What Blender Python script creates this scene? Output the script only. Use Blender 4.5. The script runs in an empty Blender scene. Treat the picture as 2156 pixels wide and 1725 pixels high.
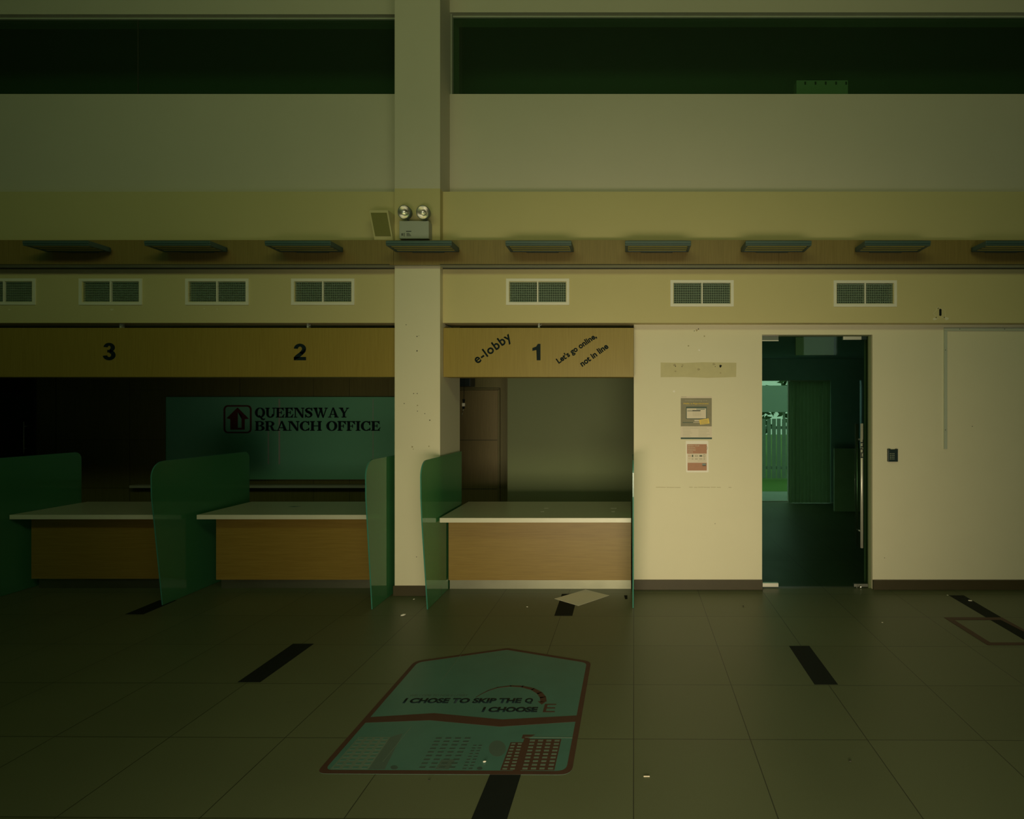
import bpy, bmesh, math, random
from mathutils import Vector, Matrix
random.seed(7)
SC = bpy.context.scene
COL = SC.collection
PI = math.pi

# ------------------------------------------------------------------ measures
F, CX, CY, H, D0 = 1243.0, 1326.0, 862.5, 1.696, 5.575   # focal (px), principal point, eye height, distance to the main wall
def X(px, d): return (px - CX) * d / F          # metres across, at distance d from the camera
def Z(py, d): return H + (CY - py) * d / F      # metres up
def Y(d): return d - D0                         # y = 0 on the lower wall
def FD(py): return F * H / (py - CY)            # distance of a floor point seen at row py
def FP(px, py):
    d = FD(py); return (X(px, d), Y(d))

# ------------------------------------------------------------------ camera, world, lights
cam = bpy.data.cameras.new('camera'); co = bpy.data.objects.new('camera', cam); COL.objects.link(co)
co.location = (0, -D0, H); co.rotation_euler = (PI/2, 0, 0)
cam.sensor_width = 36; cam.lens = F / 2156 * 36; cam.shift_x = (1078 - CX) / 2156; cam.shift_y = 0
cam.clip_start = 0.05
SC.camera = co
SC.view_settings.view_transform = 'Standard'; SC.view_settings.look = 'None'
SC.view_settings.gamma = 1; SC.view_settings.use_curve_mapping = False
SC.view_settings.exposure = 0.0
w = bpy.data.worlds.new('sky'); SC.world = w; w.use_nodes = True
bg = w.node_tree.nodes['Background']; bg.inputs[0].default_value = (.80, .86, .80, 1); bg.inputs[1].default_value = 1.15

def area(name, loc, rot, sx, sy, power, col, spread=180):
    l = bpy.data.lights.new(name, 'AREA'); l.shape = 'RECTANGLE'; l.size = sx; l.size_y = sy
    l.energy = power; l.color = col; l.spread = math.radians(spread)
    o = bpy.data.objects.new(name, l); o.location = loc; o.rotation_euler = rot; COL.objects.link(o); return o
# daylight through the glazed entrance beside the camera
area('entrance_daylight', (0.05, -6.02, 0.55), (PI/2, 0, 0), 3.0, .9, 33, (1.0, .84, .55), 72)
# warm daylight from high windows inferred over the entrance, not modelled
area('high_window_daylight', (-0.3, -6.02, 4.85), (PI/2, 0, 0), 5.0, .9, 46, (1.0, .86, .40), 170)
area('green_fill', (-1.6, -6.02, 5.05), (PI/2, 0, 0), 9.0, .8, 25, (.28, 1.0, .32))  # added green fill for the dark outer areas, no window here

# ------------------------------------------------------------------ materials
def mat(name, col, rough=.6, metal=0, noise=0, nscale=8, bump=0, bscale=200, spec=.5, coat=0):
    m = bpy.data.materials.new(name); m.use_nodes = True
    nt = m.node_tree; b = nt.nodes['Principled BSDF']
    b.inputs['Roughness'].default_value = rough; b.inputs['Metallic'].default_value = metal
    b.inputs['Specular IOR Level'].default_value = spec
    b.inputs['Coat Weight'].default_value = coat; b.inputs['Coat Roughness'].default_value = .08
    tc = nt.nodes.new('ShaderNodeTexCoord')
    n = nt.nodes.new('ShaderNodeTexNoise'); n.inputs['Scale'].default_value = nscale; n.inputs['Detail'].default_value = 5
    nt.links.new(tc.outputs['Object'], n.inputs['Vector'])
    mx = nt.nodes.new('ShaderNodeMix'); mx.data_type = 'RGBA'
    k = 1 - noise
    mx.inputs[6].default_value = (col[0]*k, col[1]*k, col[2]*k, 1)
    mx.inputs[7].default_value = (min(1, col[0]*(1+noise)), min(1, col[1]*(1+noise)), min(1, col[2]*(1+noise)), 1)
    nt.links.new(n.outputs[0], mx.inputs[0]); nt.links.new(mx.outputs[2], b.inputs['Base Color'])
    if bump:
        n2 = nt.nodes.new('ShaderNodeTexNoise'); n2.inputs['Scale'].default_value = bscale
        nt.links.new(tc.outputs['Object'], n2.inputs['Vector'])
        bp = nt.nodes.new('ShaderNodeBump'); bp.inputs['Strength'].default_value = bump; bp.inputs['Distance'].default_value = .002
        nt.links.new(n2.outputs[0], bp.inputs['Height']); nt.links.new(bp.outputs[0], b.inputs['Normal'])
    return m

def wood(name, c1, c2, horiz=True, rough=.42):
    m = bpy.data.materials.new(name); m.use_nodes = True; nt = m.node_tree; b = nt.nodes['Principled BSDF']
    b.inputs['Roughness'].default_value = rough
    tc = nt.nodes.new('ShaderNodeTexCoord'); mp = nt.nodes.new('ShaderNodeMapping')
    mp.inputs['Scale'].default_value = (1.2, 1.2, 26) if horiz else (34, 34, 1.0)
    nt.links.new(tc.outputs['Object'], mp.inputs[0])
    n = nt.nodes.new('ShaderNodeTexNoise'); n.inputs['Scale'].default_value = 3.2; n.inputs['Detail'].default_value = 8; n.inputs['Distortion'].default_value = .5
    nt.links.new(mp.outputs[0], n.inputs['Vector'])
    r = nt.nodes.new('ShaderNodeValToRGB'); r.color_ramp.elements[0].position = .32; r.color_ramp.elements[1].position = .68
    r.color_ramp.elements[0].color = (*c1, 1); r.color_ramp.elements[1].color = (*c2, 1)
    nt.links.new(n.outputs[0], r.inputs[0]); nt.links.new(r.outputs[0], b.inputs['Base Color'])
    return m

def glass(name, col, rough, diff=None, dmix=0, gloss=None):
    """tinted sheet: glossy outer skin over a tinted straight-through body, optionally frosted (rough) or milky (dmix)"""
    m = bpy.data.materials.new(name); m.use_nodes = True; nt = m.node_tree
    nt.nodes.remove(nt.nodes['Principled BSDF']); out = nt.nodes['Material Output']
    if rough > 0:
        tr = nt.nodes.new('ShaderNodeBsdfRefraction'); tr.inputs['IOR'].default_value = 1.02; tr.inputs['Roughness'].default_value = rough
    else:
        tr = nt.nodes.new('ShaderNodeBsdfTransparent')
    tr.inputs['Color'].default_value = (*col, 1)
    body = tr
    if dmix:
        d1 = nt.nodes.new('ShaderNodeBsdfDiffuse'); d1.inputs['Color'].default_value = (*diff, 1)
        d2 = nt.nodes.new('ShaderNodeBsdfTranslucent'); d2.inputs['Color'].default_value = (*diff, 1)
        df = nt.nodes.new('ShaderNodeMixShader'); nt.links.new(d1.outputs[0], df.inputs[1]); nt.links.new(d2.outputs[0], df.inputs[2])
        mm = nt.nodes.new('ShaderNodeMixShader'); mm.inputs[0].default_value = dmix
        nt.links.new(tr.outputs[0], mm.inputs[1]); nt.links.new(df.outputs[0], mm.inputs[2]); body = mm
    gl = nt.nodes.new('ShaderNodeBsdfGlossy'); gl.inputs['Roughness'].default_value = gloss if gloss else .02
    gl.inputs['Color'].default_value = (.9, 1, .93, 1)
    fr = nt.nodes.new('ShaderNodeFresnel'); fr.inputs['IOR'].default_value = 1.45
    m2 = nt.nodes.new('ShaderNodeMixShader')
    ge = nt.nodes.new('ShaderNodeNewGeometry'); iv = nt.nodes.new('ShaderNodeMath'); iv.operation = 'SUBTRACT'; iv.inputs[0].default_value = 1
    ml = nt.nodes.new('ShaderNodeMath'); ml.operation = 'MULTIPLY'
    nt.links.new(ge.outputs['Backfacing'], iv.inputs[1]); nt.links.new(fr.outputs[0], ml.inputs[0]); nt.links.new(iv.outputs[0], ml.inputs[1])
    nt.links.new(ml.outputs[0], m2.inputs[0]); nt.links.new(body.outputs[0], m2.inputs[1]); nt.links.new(gl.outputs[0], m2.inputs[2])
    nt.links.new(m2.outputs[0], out.inputs[0])
    return m

def tiles():
    m = bpy.data.materials.new('floor_tiles'); m.use_nodes = True; nt = m.node_tree; b = nt.nodes['Principled BSDF']
    L = nt.links.new
    tc = nt.nodes.new('ShaderNodeTexCoord'); mp = nt.nodes.new('ShaderNodeMapping')
    mp.vector_type = 'TEXTURE'
    mp.inputs['Location'].default_value = (0.0196, -2.537, 0); mp.inputs['Rotation'].default_value = (0, 0, -.0072)
    L(tc.outputs['Object'], mp.inputs[0])
    br = nt.nodes.new('ShaderNodeTexBrick'); br.offset = 0; br.squash = 1
    br.inputs['Scale'].default_value = 1; br.inputs['Brick Width'].default_value = .6; br.inputs['Row Height'].default_value = .6
    br.inputs['Mortar Size'].default_value = .0026; br.inputs['Mortar Smooth'].default_value = .3
    br.inputs['Color1'].default_value = (.118, .134, .070, 1); br.inputs['Color2'].default_value = (.130, .148, .078, 1)
    br.inputs['Mortar'].default_value = (.030, .034, .020, 1)
    L(mp.outputs[0], br.inputs[0])
    n = nt.nodes.new('ShaderNodeTexNoise'); n.inputs['Scale'].default_value = 260; n.inputs['Detail'].default_value = 2
    L(tc.outputs['Object'], n.inputs[0])
    n3 = nt.nodes.new('ShaderNodeTexNoise'); n3.inputs['Scale'].default_value = 1.3; n3.inputs['Detail'].default_value = 6
    L(tc.outputs['Object'], n3.inputs[0])
    r = nt.nodes.new('ShaderNodeMapRange'); r.inputs['To Min'].default_value = .82; r.inputs['To Max'].default_value = 1.18; L(n.outputs[0], r.inputs[0])
    r3 = nt.nodes.new('ShaderNodeMapRange'); r3.inputs['To Min'].default_value = .85; r3.inputs['To Max'].default_value = 1.15; L(n3.outputs[0], r3.inputs[0])
    mm = nt.nodes.new('ShaderNodeMath'); mm.operation = 'MULTIPLY'; L(r.outputs[0], mm.inputs[0]); L(r3.outputs[0], mm.inputs[1])
    mx = nt.nodes.new('ShaderNodeMix'); mx.data_type = 'RGBA'; mx.blend_type = 'MULTIPLY'; mx.inputs[0].default_value = 1
    L(br.outputs[0], mx.inputs[6]); L(mm.outputs[0], mx.inputs[7]); L(mx.outputs[2], b.inputs['Base Color'])
    rr = nt.nodes.new('ShaderNodeMapRange'); rr.inputs['To Min'].default_value = .36; rr.inputs['To Max'].default_value = .50; L(n3.outputs[0], rr.inputs[0])
    L(rr.outputs[0], b.inputs['Roughness'])
    bp = nt.nodes.new('ShaderNodeBump'); bp.inputs['Strength'].default_value = .25; bp.inputs['Distance'].default_value = .001; bp.invert = True
    L(br.outputs[1], bp.inputs['Height']); L(bp.outputs[0], b.inputs['Normal'])
    b.inputs['Specular IOR Level'].default_value = .38
    return m

M = dict(
    lower=mat('lower_wall_paint', (.73, .67, .48), .75, noise=.03, nscale=3, bump=.12, bscale=90),
    upper=mat('upper_wall_paint', (.64, .585, .48), .8, noise=.03, nscale=3, bump=.10, bscale=90),
    band=mat('yellow_band_paint', (.60, .52, .26), .75, noise=.03, nscale=3, bump=.12, bscale=90),
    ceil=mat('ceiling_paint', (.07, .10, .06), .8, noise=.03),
    void=mat('void_paint', (.12, .18, .12), .85, noise=.1),
    lobby=mat('lobby_paint', (.34, .46, .50), .8, noise=.1),
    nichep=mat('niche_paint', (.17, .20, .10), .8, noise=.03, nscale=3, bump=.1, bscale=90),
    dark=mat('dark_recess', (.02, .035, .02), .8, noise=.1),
    black=mat('black_marking', (.010, .014, .012), .75, noise=.1, spec=.15),
    letter=mat('blue_black_lettering', (.007, .017, .020), .6, noise=.1, spec=.15),
    hole=mat('screw_hole', (.05, .05, .03), .8, noise=.2),
    stain=mat('scuff_stain', (.42, .36, .20), .8, noise=.25, nscale=30),
    oldpaint=mat('old_sign_paint_patch', (.56, .50, .28), .75, noise=.12, nscale=14),
    brown=mat('brown_skirting', (.050, .038, .013), .55, noise=.12, nscale=12),
    grey=mat('grey_soffit_trim', (.42, .44, .36), .6, noise=.04),
    steel=mat('brushed_steel', (.30, .30, .22), .46, metal=1, noise=.12, nscale=5),
    steel2=mat('dull_steel', (.40, .40, .34), .42, metal=1, noise=.1),
    brightmetal=mat('satin_metal', (.80, .76, .66), .38, metal=.6, noise=.03),
    fix=mat('blue_grey_fixture', (.060, .105, .100), .45, noise=.08, nscale=20),
    diffuser=mat('fixture_diffuser', (.50, .44, .10), .35, noise=.10, nscale=6),
    slab=mat('laminate_top', (.62, .60, .46), .30, noise=.04, nscale=10),
    ventw=mat('vent_white', (.80, .76, .64), .5, noise=.03),
    ventg=mat('vent_blades', (.30, .40, .28), .55, noise=.06),
    speaker=mat('cream_plastic', (.60, .54, .27), .55, noise=.04),
    grillec=mat('olive_speaker_cloth', (.22, .21, .06), .85, noise=.25, nscale=300),
    egrey=mat('emergency_grey', (.42, .43, .38), .5, noise=.04),
    chrome=mat('reflector_chrome', (.80, .78, .70), .30, metal=1, noise=.05),
    darkrim=mat('lamp_rim', (.14, .17, .14), .35, noise=.06),
    paper=mat('white_paper', (.86, .80, .70), .7, noise=.03),
    redtape=mat('dark_red_print', (.075, .030, .018), .6, noise=.15, nscale=14),
    tealprint=mat('teal_floor_print', (.066, .185, .155), .42, noise=.16, nscale=5),
    tealmid=mat('mid_teal_print', (.075, .125, .105), .42, noise=.1),
    tealdark=mat('deep_teal_print', (.045, .085, .075), .42, noise=.1),
    tealpale=mat('pale_teal_print', (.14, .20, .155), .42, noise=.1),
    conduit=mat('grey_trunking', (.48, .51, .41), .5, noise=.05),
    keypad=mat('keypad_black', (.014, .03, .03), .4, noise=.1),
    keydot=mat('keypad_legend', (.45, .48, .34), .6, noise=.03),
    boardteal=mat('teal_back_panel', (.36, .60, .50), .45, noise=.05, nscale=2),
    logored=mat('logo_dark_red', (.10, .02, .018), .4, noise=.1),
    pgrey=mat('poster_grey_brown', (.24, .215, .13), .6, noise=.2, nscale=20),
    pyellow=mat('poster_yellow', (.80, .56, .10), .6, noise=.05),
    pdark=mat('poster_dark_green', (.045, .085, .06), .6, noise=.1),
    ppale=mat('poster_pale', (.70, .60, .46), .6, noise=.04),
    pred=mat('poster_rust_red', (.42, .20, .11), .6, noise=.12, nscale=25),
    prose=mat('poster_faded_type', (.42, .38, .26), .6, noise=.05),
    blind=mat('grey_green_blind', (.40, .48, .34), .8, noise=.1, nscale=6),
    grass=mat('lawn_green', (.13, .26, .05), .9, noise=.5, nscale=30, bump=.6, bscale=80),
    pave=mat('grey_paving', (.36, .40, .36), .8, noise=.1),
    fence=mat('weathered_fence', (.33, .38, .33), .8, noise=.15),
    hoard=mat('pale_hoarding', (.46, .54, .49), .7, noise=.04),
    leaf=mat('dark_leaves', (.05, .11, .03), .8, noise=.5, nscale=9),
    bark=mat('tree_bark', (.09, .07, .04), .9, noise=.3),
    wfas=wood('fascia_wood', (.21, .145, .040), (.26, .185, .055), False, .5),
    wsign=wood('sign_board_wood', (.285, .20, .034), (.335, .24, .046), False, .45),
    wpan=wood('counter_panel_wood', (.215, .133, .020), (.26, .168, .030), True, .45),
    wdark=wood('dark_back_wood', (.13, .12, .035), (.17, .155, .048), False, .5),
    wdoor=wood('door_leaf_wood', (.17, .13, .045), (.21, .165, .06), False, .5),
    floor=tiles(),
    frost=glass('frosted_green_glass', (.46, .70, .46), 0, diff=(.15, .50, .24), dmix=.52),
    jamb=mat('olive_door_frame', (.13, .155, .07), .6, noise=.05),
    edgeg=mat('glass_edge_green', (.05, .22, .16), .2, noise=.05),
    clear=glass('tinted_green_glass', (.60, .74, .64), 0),
    clearout=glass('clear_window_glass', (.82, .92, .84), 0),
    signglass=glass('sign_glass', (.84, .96, .88), 0, gloss=.45),
    darkglass=glass('dark_clerestory_glass', (.62, .80, .64), 0, diff=(.24, .34, .22), dmix=.11),
)

# ------------------------------------------------------------------ mesh helpers
class MB:
    def __init__(s): s.bm = bmesh.new(); s.mats = []
    def mi(s, m):
        if m is None: return 0
        if m not in s.mats: s.mats.append(m)
        return s.mats.index(m)
    def box(s, x0, x1, y0, y1, z0, z1, m=None, bev=0):
        if x1 < x0: x0, x1 = x1, x0
        if y1 < y0: y0, y1 = y1, y0
        if z1 < z0: z0, z1 = z1, z0
        t = bmesh.new()
        bmesh.ops.create_cube(t, size=1, matrix=Matrix.Translation(((x0+x1)/2, (y0+y1)/2, (z0+z1)/2)) @ Matrix.Diagonal((x1-x0, y1-y0, z1-z0, 1)))
        if bev: bmesh.ops.bevel(t, geom=list(t.edges), offset=bev, segments=2, affect='EDGES', profile=.6)
        s.add(t, m); return s
    def add(s, t, m=None, mtx=None):
        i = s.mi(m)
        if mtx is not None: bmesh.ops.transform(t, matrix=mtx, verts=t.verts)
        vm = {}
        for v in t.verts: vm[v] = s.bm.verts.new(v.co)
        for f in t.faces:
            try:
                nf = s.bm.faces.new([vm[v] for v in f.verts]); nf.material_index = i; nf.smooth = f.smooth
            except ValueError: pass
        t.free(); return s
    def prism(s, pts, axis, a, b, m=None):
        """polygon (2-D) extruded from a to b. axis 'y': pts are (x,z); 'z': (x,y); 'x': (y,z)"""
        t = bmesh.new()
        def P(p, k): return {'y': (p[0], k, p[1]), 'z': (p[0], p[1], k), 'x': (k, p[0], p[1])}[axis]
        A = [t.verts.new(P(p, a)) for p in pts]; B = [t.verts.new(P(p, b)) for p in pts]
        n = len(pts)
        t.faces.new(A); t.faces.new(B[::-1])
        for i in range(n): t.faces.new([A[i], B[i], B[(i+1) % n], A[(i+1) % n]])
        bmesh.ops.triangulate(t, faces=[f for f in t.faces if len(f.verts) > 4], ngon_method='EAR_CLIP')
        bmesh.ops.recalc_face_normals(t, faces=t.faces)
        s.add(t, m); return s
    def cyl(s, p0, p1, r, m=None, n=20, r2=None):
        p0, p1 = Vector(p0), Vector(p1); d = p1 - p0
        t = bmesh.new()
        bmesh.ops.create_cone(t, cap_ends=True, segments=n, radius1=r, radius2=r if r2 is None else r2, depth=d.length)
        for f in t.faces: f.smooth = len(f.verts) == 4
        q = Vector((0, 0, 1)).rotation_difference(d.normalized()).to_matrix().to_4x4()
        s.add(t, m, Matrix.Translation((p0+p1)/2) @ q); return s
    def lathe(s, prof, mtx, m=None, n=32):
        t = bmesh.new(); rings = []
        for r, z in prof:
            rings.append([t.verts.new((r*math.cos(2*PI*k/n), r*math.sin(2*PI*k/n), z)) for k in range(n)])
        for a, b in zip(rings, rings[1:]):
            for k in range(n):
                f = t.faces.new([a[k], a[(k+1) % n], b[(k+1) % n], b[k]]); f.smooth = True
        s.add(t, m, mtx); return s
    def tube(s, pts, r, m=None, n=8):
        for a, b in zip(pts, pts[1:]): s.cyl(a, b, r, m, n)
        return s
    def obj(s, name, m=None, parent=None, loc=None):
        me = bpy.data.meshes.new(name)
        if m is not None and not s.mats: s.mats = [m]
        elif m is not None and m not in s.mats: s.mats.insert(0, m)
        if parent is not None and loc is None: loc = parent.matrix_world.translation if False else world_loc(parent)
        if loc is not None: bmesh.ops.translate(s.bm, verts=s.bm.verts, vec=-Vector(loc))
        bmesh.ops.recalc_face_normals(s.bm, faces=s.bm.faces) if False else None
        s.bm.to_mesh(me); s.bm.free()
        for q in s.mats: me.materials.append(q)
        o = bpy.data.objects.new(name, me); COL.objects.link(o)
        if parent is not None: o.parent = parent
        elif loc is not None: o.location = loc
        return o

def world_loc(o):
    v = Vector(o.location)
    while o.parent: o = o.parent; v += Vector(o.location)
    return v
def thing(name, label, cat, loc, group=None):
    o = bpy.data.objects.new(name, None); o.empty_display_size = .05; COL.objects.link(o); o.location = loc
    o['label'] = label; o['category'] = cat
    if group: o['group'] = group
    return o
def tag(o, label, cat, group=None, kind=None):
    o['label'] = label; o['category'] = cat
    if group: o['group'] = group
    if kind: o['kind'] = kind
    return o
def struct(o): o['kind'] = 'structure'; return o
def sroot(name, loc):
    o = bpy.data.objects.new(name, None); o.empty_display_size = .05; COL.objects.link(o); o.location = loc; o['kind'] = 'structure'; return o
def dup(root, delta, label=None):
    c = root.copy(); COL.objects.link(c); c.location = Vector(root.location) + Vector(delta)
    if label: c['label'] = label
    for ch in list(root.children):
        k = ch.copy(); COL.objects.link(k); k.parent = c
        for g in list(ch.children):
            q = g.copy(); COL.objects.link(q); q.parent = k
    return c

# text from Blender's own built-in face, as flat outlines fitted into a box
def text_bm(s, bold=0.0, spacing=1.0):
    cu = bpy.data.curves.new('t', 'FONT'); cu.body = s; cu.offset = bold; cu.space_character = spacing; cu.resolution_u = 4
    o = bpy.data.objects.new('t', cu); COL.objects.link(o)
    bpy.context.view_layer.update()
    me = bpy.data.meshes.new_from_object(o.evaluated_get(bpy.context.evaluated_depsgraph_get()))
    t = bmesh.new(); t.from_mesh(me)
    bpy.data.objects.remove(o); bpy.data.curves.remove(cu); bpy.data.meshes.remove(me)
    r = bmesh.ops.extrude_face_region(t, geom=list(t.faces))
    bmesh.ops.translate(t, verts=[v for v in r['geom'] if isinstance(v, bmesh.types.BMVert)], vec=(0, 0, 1))
    return t
def fit(t, w, h=None):
    xs = [v.co.x for v in t.verts]; ys = [v.co.y for v in t.verts]
    x0, x1, y0, y1 = min(xs), max(xs), min(ys), max(ys)
    sx = w / (x1 - x0); sy = sx if h is None else h / (y1 - y0)
    bmesh.ops.transform(t, matrix=Matrix.Diagonal((sx, sy, 1, 1)) @ Matrix.Translation((-(x0+x1)/2, -(y0+y1)/2, 0)), verts=t.verts)
    return t
def wall_text(mb, s, x, y, z, w, h=None, bold=0, rot=0, th=.0015, m=None, spacing=1.0):
    """text centred at x,z on a wall facing the camera, front face at y - th"""
    t = fit(text_bm(s, bold, spacing), w, h)
    mtx = Matrix.Translation((x, y, z)) @ Matrix.Rotation(-rot, 4, 'Y') @ Matrix.Rotation(PI/2, 4, 'X') @ Matrix.Diagonal((1, 1, th, 1))
    mb.add(t, m, mtx)
def floor_text(mb, s, x, y, z, w, h, bold=0, th=.0004, m=None, rot=0):
    t = fit(text_bm(s, bold), w, h)
    mb.add(t, m, Matrix.Translation((x, y, z)) @ Matrix.Rotation(rot, 4, 'Z') @ Matrix.Diagonal((1, 1, th, 1)))

def rrect(x0, x1, y0, y1, r, n=6):
    p = []
    for cx, cy, a in ((x1-r, y1-r, 0), (x0+r, y1-r, 90), (x0+r, y0+r, 180), (x1-r, y0+r, 270)):
        for k in range(n+1):
            t = math.radians(a + 90*k/n); p.append((cx + r*math.cos(t), cy + r*math.sin(t)))
    return p
def ring(mb, outer, inner, axis, a, b, m=None):
    n = len(outer)
    for i in range(n):
        j = (i+1) % n
        mb.prism([outer[i], outer[j], inner[j], inner[i]], axis, a, b, m)

# ------------------------------------------------------------------ the setting
DB, DC, DU, DF = 5.457, 5.375, 5.666, 5.313      # distances: yellow band, column front, upper wall, wood fascia
CL, CR = X(831, DC), X(926.5, DC)                # column sides
XL, XR, YB, ZC = -15.0, 6.0, -6.1, 5.95           # hall shell
WL = X(1334.5, D0)                               # left end of the lower wall
zbT, zbB = 3.710, Z(680, DB)                     # band top and bottom
zs, zh = Z(198, DU), Z(26, DU)                   # high window sill and head
struct(MB().box(XL-.2, XR+.2, YB-.2, 5.2, -.12, 0).obj('floor', M['floor']))
struct(MB().box(XL-.2, XR+.2, YB-.2, .40, ZC, ZC+.15).obj('ceiling', M['ceil']))
struct(MB().box(XL-.2, XL, YB-.2, 5.2, 0, ZC).obj('wall_left', M['ceil']))
struct(MB().box(XR, XR+.2, YB-.2, .35, 0, ZC).obj('wall_right', M['ceil']))
# wall behind the camera, with its entrance opening and small high window
wb = MB()
wb.box(XL, -1.1, YB-.2, YB, 0, ZC).box(2.35, XR, YB-.2, YB, 0, 2.75).box(-1.1, 2.35, YB-.2, YB, 2.3, 3.9)
wb.box(2.35, 3.45, YB-.2, YB, 2.75, 3.9).box(4.2, XR, YB-.2, YB, 2.75, 3.9).box(3.45, 4.2, YB-.2, YB, 3.32, 3.9)
wb.box(-1.1, XR, YB-.2, YB, 3.9, ZC)
struct(wb.obj('wall_rear', M['ceil']))
def opening(n, x0, x1, z0, z1, y, gm, fm, bar=.04, mull=()):
    r = sroot('window_%d' % n, ((x0+x1)/2, y, z0))
    f = MB().box(x0, x1, y-.03, y+.03, z0, z0+bar).box(x0, x1, y-.03, y+.03, z1-bar, z1)
    f.box(x0, x0+bar, y-.03, y+.03, z0, z1).box(x1-bar, x1, y-.03, y+.03, z0, z1)
    for q in mull: f.box(q-.015, q+.015, y-.03, y+.03, z0, z1)
    f.obj('window_frame', fm, r)
    MB().box(x0+bar*.5, x1-bar*.5, y-.004, y+.004, z0+bar*.5, z1-bar*.5).obj('pane', gm, r)
    return r
opening(3, -1.1, 2.35, 0, 2.3, YB-.10, M['clearout'], M['steel2'], mull=(.6,))
opening(4, 3.45, 4.2, 2.75, 3.32, YB-.10, M['clearout'], M['steel2'])

# lower wall with the door opening
dx0, dx1, dzt = X(1604.5, D0), X(1837, D0), Z(705, D0)
WT = .20
lw = MB()
lw.box(WL, dx0, 0, WT, 0, zbB+.1, M['lower']).box(dx1, XR, 0, WT, 0, zbB+.1, M['lower']).box(dx0, dx1, 0, WT, dzt, zbB+.1, M['lower'])
def spot(mb, px, py, d, r, m, sq=1.0, off=.0006):
    x, z = X(px, d), Z(py, d); rr = r * d / F
    pts = [(x + rr*math.cos(2*PI*k/10)*(1+.25*math.sin(3*k+px)), z + rr*sq*math.sin(2*PI*k/10)*(1+.25*math.cos(2*k+py))) for k in range(10)]
    mb.prism(pts, 'y', Y(d)-off, Y(d)+.004, m)
# ghost of an old sign, scuffs and screw holes
ps = [(X(1391, D0), Z(763.5, D0)), (X(1440, D0), Z(764.5, D0)), (X(1480, D0), Z(763, D0)), (X(1550.5, D0), Z(764, D0)),
      (X(1550, D0), Z(794, D0)), (X(1490, D0), Z(796, D0)), (X(1440, D0), Z(794, D0)), (X(1391, D0), Z(794.5, D0))]
lw.prism(ps, 'y', -.0007, .004, M['oldpaint'])
for px, py, r in ((1420, 769, 3), (1437, 769, 2), (1471, 778, 3), (1503, 767, 3), (1422, 782, 2), (1517, 785.5, 2)):
    spot(lw, px, py, D0, r, M['stain'], .8, .0014)
spot(lw, 1517, 771, D0, 2.6, M['black'], 1.1, .0018); spot(lw, 1422.5, 771.5, D0, 1, M['black'], 1, .0018); spot(lw, 1436, 772, D0, .9, M['black'], 1, .0018); spot(lw, 1506, 772, D0, .8, M['black'], 1, .0018)
for px, py, r in ((1470.5, 693, 1.2), (1462, 697, .9), (1467, 695.5, 2.2), (1483, 708, 1.5), (1449.5, 728.5, 1.6), (1505.5, 1103, .8), (1838.5+24, 1175, .8), (2047, 898, .9)):
    spot(lw, px, py, D0, r, M['stain'] if r > 1.3 else M['hole'])
for px, py, r in ((1472, 737.5, 2.0), (1419, 824.5, 2.2)): spot(lw, px, py, D0, r, M['paper'])
q = 1381
while q < 1536:                                          # a faint scratch across the wall
    L_ = random.uniform(6, 16); y0 = 1026.5 + random.uniform(-.4, .4)
    if random.random() < .85:
        lw.box(X(q, D0), X(min(q+L_, 1540), D0), -.0006, .003, Z(y0+.45, D0), Z(y0-.45, D0), M['stain'])
    q += L_ + random.uniform(0, 3)
struct(lw.obj('wall_back'))

# yellow band that steps forward over the lower wall, left and right of the column
yb = Y(DB)
wbnd = MB()
vents = [(X(a, DB), X(b, DB), Z(c, DB), Z(d_, DB)) for a, b, c, d_ in
         ((-57, 75, 642.5, 586.5), (167, 300, 642.5, 587), (390, 525, 642.5, 587), (613, 747.5, 642.5, 587), (1065, 1199.5, 642.5, 587), (1410.5, 1545.5, 646, 590), (1754, 1888.5, 646.5, 590.5))]
def band(x0, x1, vs):
    k = .035
    zlo, zhi = min(v[2] for v in vs)+k-.004, max(v[3] for v in vs)-k+.004
    wbnd.box(x0, x1, yb, yb+.26, zbB, zlo, M['band']).box(x0, x1, yb, yb+.26, zhi, zbT, M['band'])
    c = x0
    for v in vs:
        wbnd.box(c, v[0]+k, yb, yb+.26, zlo, zhi, M['band']); c = v[1]-k
    wbnd.box(c, x1, yb, yb+.26, zlo, zhi, M['band'])
band(XL, CL, [v for v in vents[:4]])
band(CR, XR, [v for v in vents[4:]])
# paint blisters and stains below the vents
for px, py, r in ((236, 652, 4), (20, 652, 2.5), (430, 650, 2), (457, 651, 2)): spot(wbnd, px, py, DB, r, M['lower'], .5, .0012)
for px, py, r in ((212, 655, 5), (268, 657, 4), (485, 673, 4), (430, 672, 3), (690, 655, 5), (650, 657, 4)): spot(wbnd, px, py, DB, r, M['band'], .35, .0010)
spot(wbnd, 1979, 660, DB, 12, M['lower'], 1.0, .0006)
spot(wbnd, 1979, 660, DB, 11.4, M['band'], 1.0, .0010)
spot(wbnd, 1968, 672, DB, 4, M['lower'], .6, .0016); spot(wbnd, 1993, 671, DB, 4, M['lower'], .8, .0016)
xx, zz = X(1979.7, DB), Z(658, DB); s_ = DB/F
wbnd.prism(rrect(xx-2.5*s_, xx+2.5*s_, zz-7.5*s_, zz+7.5*s_, 2.2*s_), 'y', yb-.002, yb+.004, M['black'])
for px, py in ((1971, 668.5), (1988, 668.5), (1975, 649.5)): spot(wbnd, px, py, DB, 1.1, M['hole'], 1, .002)
struct(wbnd.obj('wall_band'))

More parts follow.
